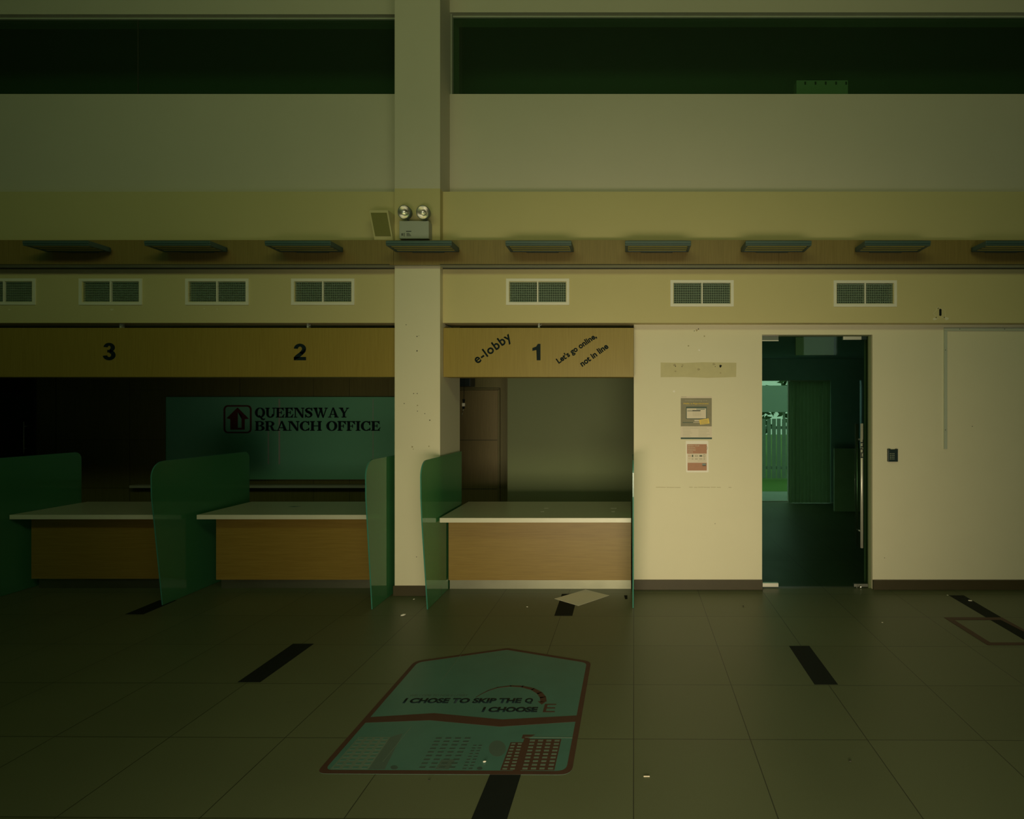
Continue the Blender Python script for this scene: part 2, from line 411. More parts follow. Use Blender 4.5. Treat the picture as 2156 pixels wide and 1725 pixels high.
# upper wall, pale grey, with the two high window strips
yu = Y(DU)
uw = MB()
for a, b in ((XL, CL), (CR, XR)):
    uw.box(a, b, yu, yu+.22, zbT-.05, zs, M['upper']).box(a, b, yu, yu+.22, zh if a == CR else Z(30, DU), ZC, M['upper'])
struct(uw.obj('wall_upper'))
dg = 5.73
for n, (a, b, zt) in enumerate(((XL+.02, CL-.002, Z(30, DU)), (CR+.002, XR-.02, zh)), 1):
    r = sroot('window_%d' % n, ((a+b)/2, Y(dg), zs))
    f = MB().box(a, b, Y(dg)-.015, Y(dg)+.03, zs+.001, zs+.012).box(a, b, Y(dg)-.015, Y(dg)+.03, zt-.015, zt-.001)
    if n == 2: f.box(a, X(954.5, dg), Y(dg)-.045, Y(dg)+.03, zs+.001, zt-.001)
    f.obj('window_frame', M['grey'], r)
    g = MB(); g.box(a, b, Y(dg), Y(dg)+.006, zs+.001, zt-.001).obj('pane', M['darkglass'], r)
    if n == 1: MB().box(X(290, dg), X(291, dg), Y(dg)-.002, Y(dg)+.008, zs+.002, zt-.002).obj('pane_joint', M['hole'], r)
# dark void behind the high windows
vd = MB().box(XL, XR, 1.3, 1.4, 3.6, 6.6).box(XL, XR, .32, 1.4, 6.55, 6.65).box(XL, XR, .32, 1.4, 3.55, 3.65)
vd.box(XL-.1, XL, .32, 1.4, 3.55, 6.6).box(XR, XR+.1, .32, 1.4, 3.55, 6.6)
vd.box(XL-.1, XR+.1, .315, .42, 5.9, 6.65).box(XL-.1, XR+.1, .315, .42, 3.5, 3.66)
struct(vd.obj('wall_void', M['void']))

# the column
c = MB()
yc = Y(DC)
c.box(CL, CR, yc, .425, 0, 3.0, M['lower']).box(CL, CR, yc, .425, 3.0, 3.709, M['band']).box(CL, CR, yc, .40, 3.709, ZC, M['upper'])
for px, py, r in ((855, 684, .9), (878, 708.5, 1.2), (882, 707, .6), (878, 739, 1.4), (871, 829, 1.0), (878.5, 829, 1.0), (851, 850, 1.0), (879, 866, .9), (894.5, 871, .9), (905, 885, 1.2), (877, 1173, .9)):
    spot(c, px, py, DC, r, M['hole'])
for px, py, r in ((879, 854, 1.4), (868, 941, 1.8), (903, 940, 1.4), (870, 946, 1)): spot(c, px, py, DC, r, M['stain'])
struct(c.obj('wall_column'))
struct(MB().box(CL-.011, CR+.011, yc-.011, yc+.012, 0, Z(1234, DC-.011), bev=.002).obj('baseboard_column', M['brown']))
zb_ = Z(1222.5, D0-.028)
b = MB().box(WL+.003, dx0, -.028, .0, 0, zb_, bev=.002); b.obj('baseboard_back', M['brown'])['kind'] = 'structure'
b = MB().box(dx1, XR, -.028, .0, 0, zb_, bev=.002); b.obj('baseboard_right', M['brown'])['kind'] = 'structure'

# wood fascia with its grey soffit (trim_1)
zf0, zf1 = Z(557.5, DF), Z(505.5, DF); yf = Y(DF)
t1 = sroot('trim_1', (0, yf, zf0))
f = MB()
xs_ = [XL, X(828.3, DF), X(1640, DF), XR]
for a, b_ in zip(xs_, xs_[1:]): f.box(a+.0012, b_-.0012, yf, yf+.02, zf0, zf1)
f.obj('fascia_board', M['wfas'], t1)
f = MB().box(XL, CL-.001, yf+.021, yb, zf0+.004, zf0+.02).box(CR+.001, XR, yf+.021, yb, zf0+.004, zf0+.02).box(CL-.001, CR+.001, yf+.021, yc, zf0+.004, zf0+.02)
f.obj('soffit', M['grey'], t1)
f = MB().box(XL, CL-.02, yf-.003, yf, zf0-.004, zf0+.004).box(CR+.02, XR, yf-.003, yf, zf0-.004, zf0+.004).box(XL, CL, yb-.006, yb, zf0-.006, zf0+.004).box(CR, XR, yb-.006, yb, zf0-.006, zf0+.004)
f.obj('dark_strip', M['hole'], t1)  # solid dark strips along the fascia bottom and the band

# ------------------------------------------------------------------ office behind the counters
YO = Y(8.0)
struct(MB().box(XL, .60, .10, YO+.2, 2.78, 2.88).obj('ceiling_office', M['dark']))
# back wall: dark wood boarding, with joints
ob = MB()
xb0, xb1 = XL, .42
seams = [X(p, 8.0) for p in (118, 273, 505, 660, 736, 900)]
ob.box(xb0, xb1, YO, YO+.15, 0, 2.78, M['wdark'])
for s in seams: ob.box(s-.002, s+.002, YO-.0015, YO+.001, 0, 2.78, M['dark'])
for zz in (Z(821, 8), Z(926, 8), Z(1028, 8)): ob.box(X(118, 8), X(348, 8), YO-.0015, YO+.001, zz-.002, zz+.002, M['dark'])
struct(ob.obj('wall_office'))
# pale partition inside counter one
dp = 7.2
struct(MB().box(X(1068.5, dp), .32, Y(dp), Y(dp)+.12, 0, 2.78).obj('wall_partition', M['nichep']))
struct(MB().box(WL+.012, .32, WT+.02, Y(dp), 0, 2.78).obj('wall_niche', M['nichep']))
struct(MB().box(-.0+WL, .32, .0+WT, WT+.02, 0, 2.78).obj('wall_lining', M['upper']))
# door leaf at the far left of the niche
d2 = sroot('door_2', (X(1010, 8), YO, 0))
lf = MB().box(X(940, 7.95), X(1048, 7.95), YO-.045, YO-.005, 0, Z(822, 7.95), M['wdoor'])
for py in (927, 1030): lf.box(X(940, 7.95), X(1047, 7.95), YO-.0465, YO-.044, Z(py+.6, 7.95), Z(py-.6, 7.95), M['dark'])
lf.obj('door_leaf', None, d2)
MB().box(X(1048.5, 7.95), X(1052, 7.95), YO-.05, YO-.005, 0, Z(820, 7.95)).box(X(940, 7.95), X(1052, 7.95), YO-.05, YO-.005, Z(820.8, 7.95), Z(818, 7.95)).obj('door_frame', M['wdark'], d2)
# glass door far left of the office
d3 = sroot('door_3', (X(20, 8), YO, 0))
MB().box(X(-60, 7.97), X(69, 7.97), YO-.03, YO-.018, 0.02, 2.55).obj('door_leaf', M['clear'], d3)
MB().box(X(69.5, 7.97), X(72, 7.97), YO-.035, YO-.001, 0, 2.6).box(X(-64, 7.97), X(-60, 7.97), YO-.035, YO-.001, 0, 2.6).obj('door_frame', M['dark'], d3)
h = MB().cyl((X(46, 7.9), YO-.075, Z(955, 7.9)), (X(46, 7.9), YO-.075, Z(888, 7.9)), .006)
for zz in (Z(945, 7.9), Z(898, 7.9)): h.cyl((X(46, 7.9), YO-.03, zz), (X(46, 7.9), YO-.075, zz), .006)
h.obj('pull_handle', M['brightmetal'], d3)

# ---- serif capitals, drawn as outlines (unit height)
def glyphs():
    R = lambda a, b, c_, d: [(a, b), (c_, b), (c_, d), (a, d)]
    def arc(cx, cy, rx, ry, ix, iy, a0, a1, n=22):
        out = []
        for k in range(n):
            t0 = math.radians(a0 + (a1-a0)*k/n); t1_ = math.radians(a0 + (a1-a0)*(k+1)/n)
            out.append([(cx+rx*math.cos(t0), cy+ry*math.sin(t0)), (cx+rx*math.cos(t1_), cy+ry*math.sin(t1_)),
                        (cx+ix*math.cos(t1_), cy+iy*math.sin(t1_)), (cx+ix*math.cos(t0), cy+iy*math.sin(t0))])
        return out
    S, T = .23, .085     # stem, hairline / serif
    g = {}
    g['O'] = (1.0, arc(.5, .5, .5, .52, .25, .43, 0, 360, 36))
    g['Q'] = (1.0, arc(.5, .5, .5, .52, .25, .43, 0, 360, 36) + [[(.34, .17), (.42, .26), (.60, .12), (.80, -.12), (1.0, -.10), (.98, -.20), (.82, -.27), (.62, -.20), (.48, .05)]])
    g['C'] = (.92, arc(.5, .5, .5, .52, .25, .42, 48, 312, 30) + [R(.76, .60, .86, 1.0), R(.78, .02, .86, .30), [(.72, .82), (.86, .60), (.86, .92)], [(.74, .16), (.88, .30), (.86, .08)]])
    g['U'] = (1.02, [R(.10, .35, .10+S, 1), R(0, 1-T, .44, 1), R(.80, .35, .80+.09, 1), R(.68, 1-T, 1.02, 1)] + arc(.495, .36, .395, .38, .165, .27, 180, 360))
    g['I'] = (.44, [R(.10, 0, .10+S, 1), R(0, 0, .44, T), R(0, 1-T, .44, 1)])
    g['E'] = (.86, [R(.08, 0, .08+S, 1), R(0, 0, .80, T), R(0, 1-T, .78, 1), R(.28, .46, .54, .54), R(.50, .34, .57, .68), [(.70, 0), (.86, .36), (.80, .36), (.56, .06)], [(.70, 1), (.80, .70), (.75, .70), (.52, .93)]])
    g['F'] = (.80, [R(.08, 0, .08+S, 1), R(0, 0, .44, T), R(0, 1-T, .78, 1), R(.28, .44, .54, .52), R(.50, .32, .57, .66), [(.70, 1), (.80, .66), (.75, .66), (.50, .93)]])
    g['N'] = (1.04, [R(.10, 0, .19, 1), R(0, 0, .32, T), R(0, 1-T, .30, 1), R(.84, 0, .93, 1), R(.72, 1-T, 1.04, 1), [(.10, 1), (.36, 1), (.93, .12), (.93, -.02), (.78, -.02)]])
    g['H'] = (1.06, [R(.10, 0, .10+S, 1), R(0, 0, .42, T), R(0, 1-T, .42, 1), R(.74, 0, .74+S, 1), R(.64, 0, 1.06, T), R(.64, 1-T, 1.06, 1), R(.3, .46, .78, .55)])
    g['B'] = (.90, [R(.08, 0, .08+S, 1), R(0, 0, .5, T), R(0, 1-T, .5, 1), R(.28, .48, .52, .56)] + arc(.48, .76, .34, .24, .11, .16, -90, 90) + arc(.50, .27, .38, .27, .13, .18, -90, 90))
    g['R'] = (1.0, [R(.08, 0, .08+S, 1), R(0, 0, .42, T), R(0, 1-T, .5, 1), R(.28, .45, .52, .53)] + arc(.48, .73, .36, .27, .12, .19, -90, 90) + [[(.46, .50), (.66, .46), (.82, .10), (1.0, .10), (1.0, 0), (.74, -.02), (.60, .06)]])
    g['A'] = (1.04, [[(.44, 1.02), (.56, 1.02), (.96, .04), (.68, .04)], [(.44, 1.02), (.52, .92), (.20, .04), (.11, .04)], R(.26, .28, .74, .36), R(0, 0, .32, T), R(.60, 0, 1.04, T)])
    g['Y'] = (1.0, [[(.06, 1), (.34, 1), (.60, .46), (.40, .40)], [(.84, 1), (.92, 1), (.60, .40), (.50, .46)], R(.38, 0, .61, .46), R(.26, 0, .74, T), R(0, 1-T, .42, 1), R(.70, 1-T, 1.0, 1)])
    g['W'] = (1.44, [[(.06, 1), (.34, 1), (.54, 0), (.42, -.02)], [(.42, -.02), (.54, -.02), (.76, .78), (.70, .92)], [(.56, 1), (.84, 1), (1.04, 0), (.92, -.02)], [(.92, -.02), (1.02, -.02), (1.34, .95), (1.26, .98)], R(0, 1-T, .42, 1), R(.5, 1-T, .9, 1), R(1.12, 1-T, 1.44, 1)])
    Sp = []
    P = [(.70, .76, .05), (.62, .90, .05), (.42, .96, .05), (.22, .90, .07), (.13, .76, .10), (.22, .62, .12), (.42, .53, .125), (.60, .42, .12), (.67, .27, .10), (.58, .11, .07), (.38, .04, .05), (.18, .10, .05), (.10, .26, .05)]
    for (ax, ay, aw), (bx, by, bw) in zip(P, P[1:]):
        dx, dy = bx-ax, by-ay; L_ = math.hypot(dx, dy); nx, ny = -dy/L_, dx/L_
        Sp.append([(ax+nx*aw, ay+ny*aw), (bx+nx*bw, by+ny*bw), (bx-nx*bw, by-ny*bw), (ax-nx*aw, ay-ny*aw)])
        Sp.append([(bx+bw*math.cos(PI*k/4), by+bw*math.sin(PI*k/4)) for k in range(8)])
    Sp += [R(.68, .66, .75, 1.0), R(.04, 0, .11, .34)]
    g['S'] = (.82, Sp)
    g[' '] = (.36, [])
    return g
G = glyphs()
def serif(mb, s, x0, x1, z0, z1, y, th, gap=.03):
    wtot = sum(G[c_][0] + gap for c_ in s) - gap; k = (x1-x0)/wtot; hh = z1-z0; cur = 0
    for c_ in s:
        w_, polys = G[c_]
        for p in polys: mb.prism([(x0+(cur+a)*k, z0+b_*hh) for a, b_ in p], 'y', y-th, y)
        cur += w_ + gap

# glass sign panel with the branch name
dsn = 7.93
sg = thing('sign_panel', 'teal glass panel reading QUEENSWAY BRANCH OFFICE on the dark wood office wall', 'sign', (X(590, dsn), Y(dsn), Z(1010, dsn)))
sx0, sx1, sz0, sz1 = X(348, dsn), -2.85, Z(1010, dsn), Z(836, dsn)
MB().box(sx0, sx1, Y(dsn)+.012, Y(dsn)+.03, sz0, sz1).obj('back_panel', M['boardteal'], sg)
MB().box(sx0, sx1, Y(dsn), Y(dsn)+.008, sz0, sz1).obj('glass_sheet', M['signglass'], sg)
for a, b_, t_, b2 in ((586.5, 589.8, 840, 978), (784.8, 786, 840, 966), (563.8, 566.5, 908, 978)):
    MB().box(X(a, dsn), X(b_, dsn), Y(dsn)-.002, Y(dsn)+.001, Z(b2, dsn), Z(t_, dsn)).obj('reflection_streak', M['egrey'], sg)  # pale strips standing in for reflections in the glass sheet
l = MB()
k = dsn/F
serif(l, 'QUEENSWAY', X(537, dsn), X(735, dsn), Z(879.5, dsn), Z(858.8, dsn), Y(dsn)-.001, .003)
serif(l, 'BRANCH OFFICE', X(537, dsn), X(801.5, dsn), Z(907.3, dsn), Z(887.2, dsn), Y(dsn)-.001, .003)
l.obj('lettering', M['letter'], sg)
e = MB()
ex0, ex1, ez0, ez1 = X(471, dsn), X(530, dsn), Z(912.5, dsn), Z(853.5, dsn)
ring(e, rrect(ex0, ex1, ez0, ez1, 9*k), rrect(ex0+3.6*k, ex1-3.6*k, ez0+3.2*k, ez1-3.2*k, 6*k), 'y', Y(dsn)-.004, Y(dsn)-.001)
A = lambda *q: [(X(a, dsn), Z(b_, dsn)) for a, b_ in q]
for poly in (A((500.3, 858.5), (477.3, 881), (485.3, 883), (500.8, 883), (500.8, 868)), A((500.3, 858.5), (524, 882), (515.5, 883), (509, 883), (509, 874.5), (500.8, 868)),
             A((485.3, 883), (485.3, 905), (500.8, 905), (500.8, 883)), A((500.8, 901), (500.8, 905), (515.5, 905), (515.5, 901)), A((509, 883), (509, 901), (515.5, 901), (515.5, 883))):
    e.prism(poly, 'y', Y(dsn)-.004, Y(dsn)-.001)
e.obj('emblem', M['logored'], sg)
# ledge below the panel
tag(MB().box(X(272, 7.86), sx1, Y(7.86), YO-.002, Z(1028, 7.86), Z(1022.5, 7.86), bev=.003).obj('ledge_shelf', M['grey']), 'thin pale ledge running below the teal glass sign panel', 'shelf')
# small dark box near the ceiling and the hanging cable end
tag(MB().box(X(955, 7.7), X(990, 7.7), Y(7.7), YO-.055, Z(813.5, 7.7), 2.16, bev=.004).obj('wall_box', M['keypad']), 'small black box mounted above the wooden door behind counter one', 'box')
hc = thing('hanging_cable', 'dark cable end with white connector dangling beside the column over counter one', 'cable', (X(976, 6.6), Y(6.6), Z(876, 6.6)))
dh = 6.6
MB().tube([(X(977.5, dh), Y(dh), 2.78), (X(977, dh), Y(dh), Z(815, dh)), (X(976.5, dh), Y(dh), Z(845, dh))], .003).obj('cord', M['black'], hc)
MB().cyl((X(976.5, dh), Y(dh), Z(841, dh)), (X(976.5, dh), Y(dh), Z(849, dh)), .016, n=16, r2=.008).obj('plug_body', M['black'], hc)
MB().cyl((X(976, dh), Y(dh), Z(856, dh)), (X(976, dh), Y(dh), Z(861, dh)), .012, n=16).obj('plug_collar', M['black'], hc)
MB().box(X(973.3, dh), X(979, dh), Y(dh)-.014, Y(dh)+.014, Z(856, dh), Z(849, dh), bev=.003).obj('connector', M['ventw'], hc)
MB().tube([(X(976, dh), Y(dh), Z(860, dh)), (X(974.5, dh), Y(dh), Z(867, dh)), (X(972, dh), Y(dh), Z(876, dh))], .0035).obj('bare_wire', M['chrome'], hc)

# ------------------------------------------------------------------ boards over the counters
def lerp(a, b2, q): return a+(b2-a)*q
def numboard(label, x0, x1, d, top, bot):
    b_ = thing('fascia_sign', label, 'sign', ((x0+x1)/2, Y(d), Z(bot, d)))
    MB().box(x0, x1, Y(d), Y(d)+.20, Z(bot, d), Z(top, d), bev=.0015).obj('board', M['wsign'], b_)
    return b_
dn = 5.46
lb = numboard('long wooden board over the left counters bearing numbers 3 and 2', XL+.01, CL-.003, dn, 690.5, 794)
rb = numboard('wooden board over counter one with e-lobby and online slogans', CR+.003, WL-.002, dn, 690.5, 794)
yn = Y(dn)
def arcs(cx, cy, rx, ry, ix, iy, a0, a1, n=22):
    out = []
    for k_ in range(n):
        u, v = math.radians(a0+(a1-a0)*k_/n), math.radians(a0+(a1-a0)*(k_+1)/n)
        out.append([(cx+rx*math.cos(u), cy+ry*math.sin(u)), (cx+rx*math.cos(v), cy+ry*math.sin(v)), (cx+ix*math.cos(v), cy+iy*math.sin(v)), (cx+ix*math.cos(u), cy+iy*math.sin(u))])
    return out
def drawn(polys, a, b_, t_, bt):
    m_ = MB(); x0, x1, z0, z1 = X(a, dn), X(b_, dn), Z(bt, dn), Z(t_, dn)
    for p in polys: m_.prism([(lerp(x0, x1, u), lerp(z0, z1, v)) for u, v in p], 'y', yn-.003, yn)
    return m_.obj('numeral', M['letter'], lb)
drawn(arcs(.49, .735, .46, .275, .13, .105, 172, -78) + arcs(.49, .295, .52, .305, .17, .115, 84, -172) + [[(.34, .45), (.62, .45), (.62, .60), (.34, .60)]], 217.5, 243.3, 722.5, 758.5)
drawn(arcs(.50, .685, .50, .32, .17, .145, 176, -12) + [[(0, 0), (1, 0), (1, .20), (0, .20)], [(1.0, .66), (.68, .66), (.46, .44), (.74, .36)], [(.56, .53), (.78, .38), (.44, .16), (0, 0), (.0, .16), (.12, .28)], [(1.0, .66), (.94, .50), (.74, .36), (.50, .46)]], 619, 644.5, 724, 758.8)
one = MB().prism([(X(a, dn), Z(b_, dn)) for a, b_ in ((1130, 758.8), (1138, 758.8), (1138, 724.3), (1132.5, 724.3), (1129, 730), (1121, 733), (1121, 739), (1130, 737))], 'y', yn-.003, yn)
one.obj('numeral', M['letter'], rb)
def slogan(s, cx, cz, wpx, ang, name, bold=.012, sp=1.0):
    m_ = MB(); wall_text(m_, s, X(cx, dn), yn+.0005, Z(cz, dn), wpx*dn/F, None, bold=bold, rot=math.radians(ang), th=.0025, spacing=sp)
    return m_.obj(name, M['letter'], rb)
slogan('e-lobby', 1038, 735, 91, 36, 'slogan', .022, 1.12)
slogan("Let's go online,", 1214.5, 735, 98, 34.5, 'slogan', .034)
slogan('not in line', 1250.5, 747.5, 69, 36, 'slogan', .034)
# hangers in the slot above the boards
for i, (px, who) in enumerate(((257, 'above numeral three'), (650, 'above numeral two'), (1135, 'above numeral one'))):
    m_ = MB().box(X(px-1.5, 5.52), X(px+2, 5.52), Y(5.5), Y(5.54), Z(690.5, dn), 2.56).cyl((X(px, 5.52), Y(5.5), Z(686, 5.5)), (X(px+7, 5.52), Y(5.5), Z(684, 5.5)), .003)
    tag(m_.obj('hanger_bracket', M['grey']), 'small metal hanger in the slot ' + who, 'bracket', 'hangers of the fascia boards')
tag(MB().tube([(X(938, 5.5), Y(5.5), Z(684, 5.5)), (X(944, 5.5), Y(5.5), Z(685.5, 5.5)), (X(950, 5.5), Y(5.5), Z(688, 5.5)), (X(955, 5.5), Y(5.5), Z(690.5, 5.5))], .004).obj('loose_wire', M['black']), 'loose black wire end lying on the board beside the column', 'wire')

# ------------------------------------------------------------------ counters
ZT = .73
def counter(label, x0, x1, px0, px1, dfr, dpan, dkick, zp, brk):
    t = thing('service_counter', label, 'counter', ((x0+x1)/2, Y(dfr), 0), 'service counters along the wall')
    m_ = MB().box(x0, x1, Y(dfr), Y(6.19), ZT-.041, ZT, bev=.002); m_.obj('countertop', M['slab'], t)
    MB().box(px0, px1, Y(dpan), Y(dpan)+.02, zp, ZT-.042).obj('front_panel', M['wpan'], t)
    MB().box(brk, px1, Y(dkick), Y(dkick)+.02, 0.001, zp+.004).obj('kick_plate', M['steel'], t)
    MB().box(px0+.02, px1-.02, Y(dkick)+.03, Y(6.1), zp, ZT-.05).obj('carcass', M['wdark'], t)
    return t
c1 = counter('service counter one, brightest wooden front panel with steel plinth, right of column', CR+.035, WL-.026, X(944.5, 5.53), WL-.026, 5.255, 5.53, 5.577, Z(1222, 5.53), X(947, 5.577))
c2 = counter('service counter two, immediately left of the column, beneath the numeral 2', X(414, 5.41), -2.20, X(455, 5.56), -2.20, 5.41, 5.56, 5.60, Z(1221, 5.56), X(466, 5.60))
c3 = counter('darkest service counter, farthest left, beneath the numeral 3', -5.685, -4.062, X(66, 5.56), -4.062, 5.41, 5.56, 5.60, Z(1219, 5.56), X(82, 5.6))
# dividers: frosted glass sheets with a rounded top front corner
def divider(label, x, dbot, dtop, dback, zt, rback=False, r=.13):
    # outline in (y, z): front edge leans out towards the top
    yb0, yt0, y1 = Y(dbot), Y(dtop), Y(dback)
    pts = [(yb0, .003), (y1, .003)]
    if rback:
        for k in range(7):
            a = math.radians(90*k/6); pts.append((y1-.07+.07*math.cos(a), zt-.07+.07*math.sin(a)))
    else: pts.append((y1, zt))
    for k in range(9):
        a = math.radians(90+90*k/8); pts.append((yt0+r+r*math.cos(a), zt-r+r*math.sin(a)*(1.0)))
    # soft sweep down the front
    pts += [(yt0+.004, zt-.30), (yt0+.03, .75)]
    t = thing('glass_divider', label, 'glass divider', (x, (yb0+y1)/2, 0), 'frosted glass dividers between counters')
    MB().prism(pts, 'x', x-.005, x+.005).obj('glass_sheet', M['frost'], t)
    e_ = MB(); n = len(pts)
    for i in range(1, n):       # polished green edge all round except the floor
        a, b_ = pts[i], pts[(i+1) % n]
        dx, dz = b_[0]-a[0], b_[1]-a[1]; L_ = math.hypot(dx, dz)
        nx, nz = dz/L_*.0016, -dx/L_*.0016
        e_.prism([a, b_, (b_[0]+nx, b_[1]+nz), (a[0]+nx, a[1]+nz)], 'x', x-.005, x+.005)
    e_.obj('polished_edge', M['edgeg'], t)
    return t
divider('green frosted glass divider on the right side of the column, left of counter one', CR+.014, 5.00, 4.84, 6.0, 1.27)
divider('green frosted glass divider on the left side of the column, right of counter two', -2.183, 5.00, 4.88, 5.98, 1.27)
divider('wide dark frosted glass divider standing between counters two and three', -4.045, 5.11, 4.99, 6.27, 1.25, True)
divider('darkest glass divider at the far left edge beside counter three', -5.70, 5.11, 5.0, 6.13, 1.255, True)
divider('glass divider seen edge on beside the poster wall, right of counter one', WL-.010, 5.035, 4.90, 5.57, 1.27, r=.10)
# little metal clips on the divider by the poster wall are not readable; specks of tape on counter one
for i, (px, py, wpx, lab) in enumerate(((1151, 1070.5, 9, 'thin white tape scrap towards the middle back of counter one'), (1142, 1077.5, 7, 'thin white tape scrap towards the middle front of counter one'),
                                         (1292, 1070.5, 12, 'longest white tape scrap near right end of counter one'), (1291, 1077.5, 7, 'short white tape scrap near right end of counter one'))):
    d = F*(H-ZT)/(py-CY)
    tag(MB().box(X(px-wpx/2, d), X(px+wpx/2, d), Y(d)-.012, Y(d)+.012, ZT+.0005, ZT+.0015).obj('tape_scrap', M['paper']), lab, 'tape', 'tape scraps left on counter one')
d = F*(H-ZT)/(1067-CY)
tag(MB().prism([(X(611, d), Y(d)-.03), (X(622, d), Y(d)-.035), (X(634, d), Y(d)+.0), (X(616, d), Y(d)+.02)], 'z', ZT+.0005, ZT+.002).obj('paper_scrap', M['tealpale']), 'pale scrap lying on top of counter two', 'paper')
d = F*(H-ZT)/(1065.5-CY)
tag(MB().prism([(X(118, d), Y(d)-.03), (X(126, d), Y(d)-.025), (X(129, d), Y(d)+.01), (X(122, d), Y(d)+.015)], 'z', ZT+.0005, ZT+.002).obj('paper_scrap', M['paper']), 'small white scrap on top of counter three near its left edge', 'paper')

# ------------------------------------------------------------------ lights over the fascia
def wall_light(label, px_left_near):
    dN = 5.06; x0 = X(px_left_near, dN); x1 = x0 + .566
    z0, z1 = 3.103, 3.143; y0 = Y(dN); y1 = yf - .004
    t = thing('wall_light', label, 'wall light', ((x0+x1)/2, y1, z0), 'slab lights along the wood fascia')
    h_ = MB()
    h_.box(x0, x1, y0, y0+.022, z0+.014, z1, bev=.003).box(x0, x1, y0+.004, y0+.026, z0, z0+.013, bev=.002)
    h_.box(x0, x0+.024, y0+.02, y1-.03, z0, z1, bev=.003).box(x1-.024, x1, y0+.02, y1-.03, z0, z1, bev=.003)
    h_.box(x0, x1, y1-.05, y1-.028, z0, z1, bev=.003).box(x0+.01, x1-.01, y0+.01, y1-.03, z1-.008, z1+.004)
    h_.obj('housing', M['fix'], t)
    MB().box(x0+.025, x1-.025, y0+.028, y1-.052, z0+.006, z0+.010).obj('diffuser', M['diffuser'], t)
    g_ = MB()
    for q in (.33, .66): g_.box(x0+.03, x1-.03, y0+.028+(y1-y0-.08)*q-.006, y0+.028+(y1-y0-.08)*q+.006, z0+.002, z0+.0055)
    g_.obj('louvre_strip', M['fix'], t)
    MB().box(x0+.14, x1-.14, y1-.028, y1+.003, z0+.002, z0+.030).obj('mounting_bracket', M['fix'], t)
    return t
lights = [(-207, 'slab wall light cut off by the left edge of the photo'), (47, 'slab wall light above the leftmost whole air vent'),
          (303, 'slab wall light above the second whole air vent from left'), (557, 'slab wall light between the column and number 2 vent, left of the speaker'),
          (812, 'slab wall light crossing the column under the twin emergency lamps'), (1064, 'slab wall light above the air vent over the numeral 1'),
          (1316, 'slab wall light above the poster wall, left end of its air vent'), (1570, 'slab wall light above the left half of the glass door'),
          (1821, 'slab wall light above the keypad, right of the glass door'), (2076, 'slab wall light cut off by the right edge of the photo')]
first = wall_light(lights[1][1], 47)
for px, lab in lights:
    if px == 47: continue
    dup(first, ((px-47)*5.06/F, 0, 0), lab)

# ------------------------------------------------------------------ air vents
def vent(v, label):
    x0, x1, z0, z1 = v; k = .026
    t = thing('air_vent', label, 'air vent', ((x0+x1)/2, yb, z0), 'air vents in the yellow band')
    f_ = MB(); ring(f_, [(x0, z0), (x1, z0), (x1, z1), (x0, z1)], [(x0+k, z0+k), (x1-k, z0+k), (x1-k, z1-k), (x0+k, z1-k)], 'y', yb-.008, yb+.012)
    f_.obj('frame', M['ventw'], t)
    xm = (x0+x1)/2; MB().box(xm-.006, xm+.006, yb-.007, yb+.012, z0+k, z1-k).obj('mullion', M['ventw'], t)
    hb = MB(); n = 12
    for i in range(n):
        zz = z0+k+(z1-z0-2*k)*(i+.5)/n; hb.box(x0+k, x1-k, yb+.006, yb+.020, zz-.0023, zz+.0023)
    hb.obj('horizontal_blades', M['ventg'], t)
    vb = MB(); n = 26
    for i in range(n):
        xx = x0+k+(x1-x0-2*k)*(i+.5)/n; vb.box(xx-.0020, xx+.0020, yb+.024, yb+.040, z0+k, z1-k)
    vb.obj('vertical_blades', M['ventg'], t)
    MB().box(x0+.028, x1-.028, yb+.10, yb+.11, z0+.024, z1-.024).obj('duct_back', M['dark'], t)
    return t
vl = ['air vent cut off by the left edge of the photo', 'air vent left of the numeral 3, with paint blister below', 'air vent between numerals 3 and 2', 'air vent above the numeral 2, nearest left of the column',
      'air vent above the numeral 1', 'air vent above the poster wall', 'air vent above the glass door']
v0 = vent(vents[1], vl[1])
for i, v in enumerate(vents):
    if i == 1: continue
    u = vents[1]
    dup(v0, ((v[0]+v[1])/2-(u[0]+u[1])/2, 0, (v[2]+v[3])/2-(u[2]+u[3])/2), vl[i])

# ------------------------------------------------------------------ speaker and emergency light
sp = thing('wall_speaker', 'cream wedge speaker with olive cloth front, beside the column', 'speaker', (X(803, 5.35), yb, Z(503, 5.35)))
x0, x1 = X(781, 5.3), X(820.5, 5.3); zt_, zb2 = Z(446, 5.3), Z(508, 5.3)
xc_, hw = (x0+x1)/2+.01, (x1-x0)/2
bm = bmesh.new()
def quadbox(mb, T, B, m=None):
    t = bmesh.new(); vt = [t.verts.new(p) for p in T]; vb_ = [t.verts.new(p) for p in B]
    t.faces.new(vt); t.faces.new(vb_[::-1])
    for i in range(4): t.faces.new([vt[i], vb_[i], vb_[(i+1) % 4], vt[(i+1) % 4]])
    bmesh.ops.recalc_face_normals(t, faces=t.faces); mb.add(t, m)
dT, dBt = Y(5.26), Y(5.345)     # deeper at the top, leaning down
b_ = MB(); quadbox(b_, [(x0, dT, zt_), (x1, dT, zt_), (x1+.012, yb, zt_+.002), (x0+.012, yb, zt_+.002)], [(x0+.016, dBt, zb2), (x1+.016, dBt, zb2), (x1+.03, yb, zb2), (x0+.022, yb, zb2)])
b_.obj('cabinet', M['speaker'], sp)
b_ = MB()
def lerp(a, b2, q): return a+(b2-a)*q
qa, qb = .08, .80
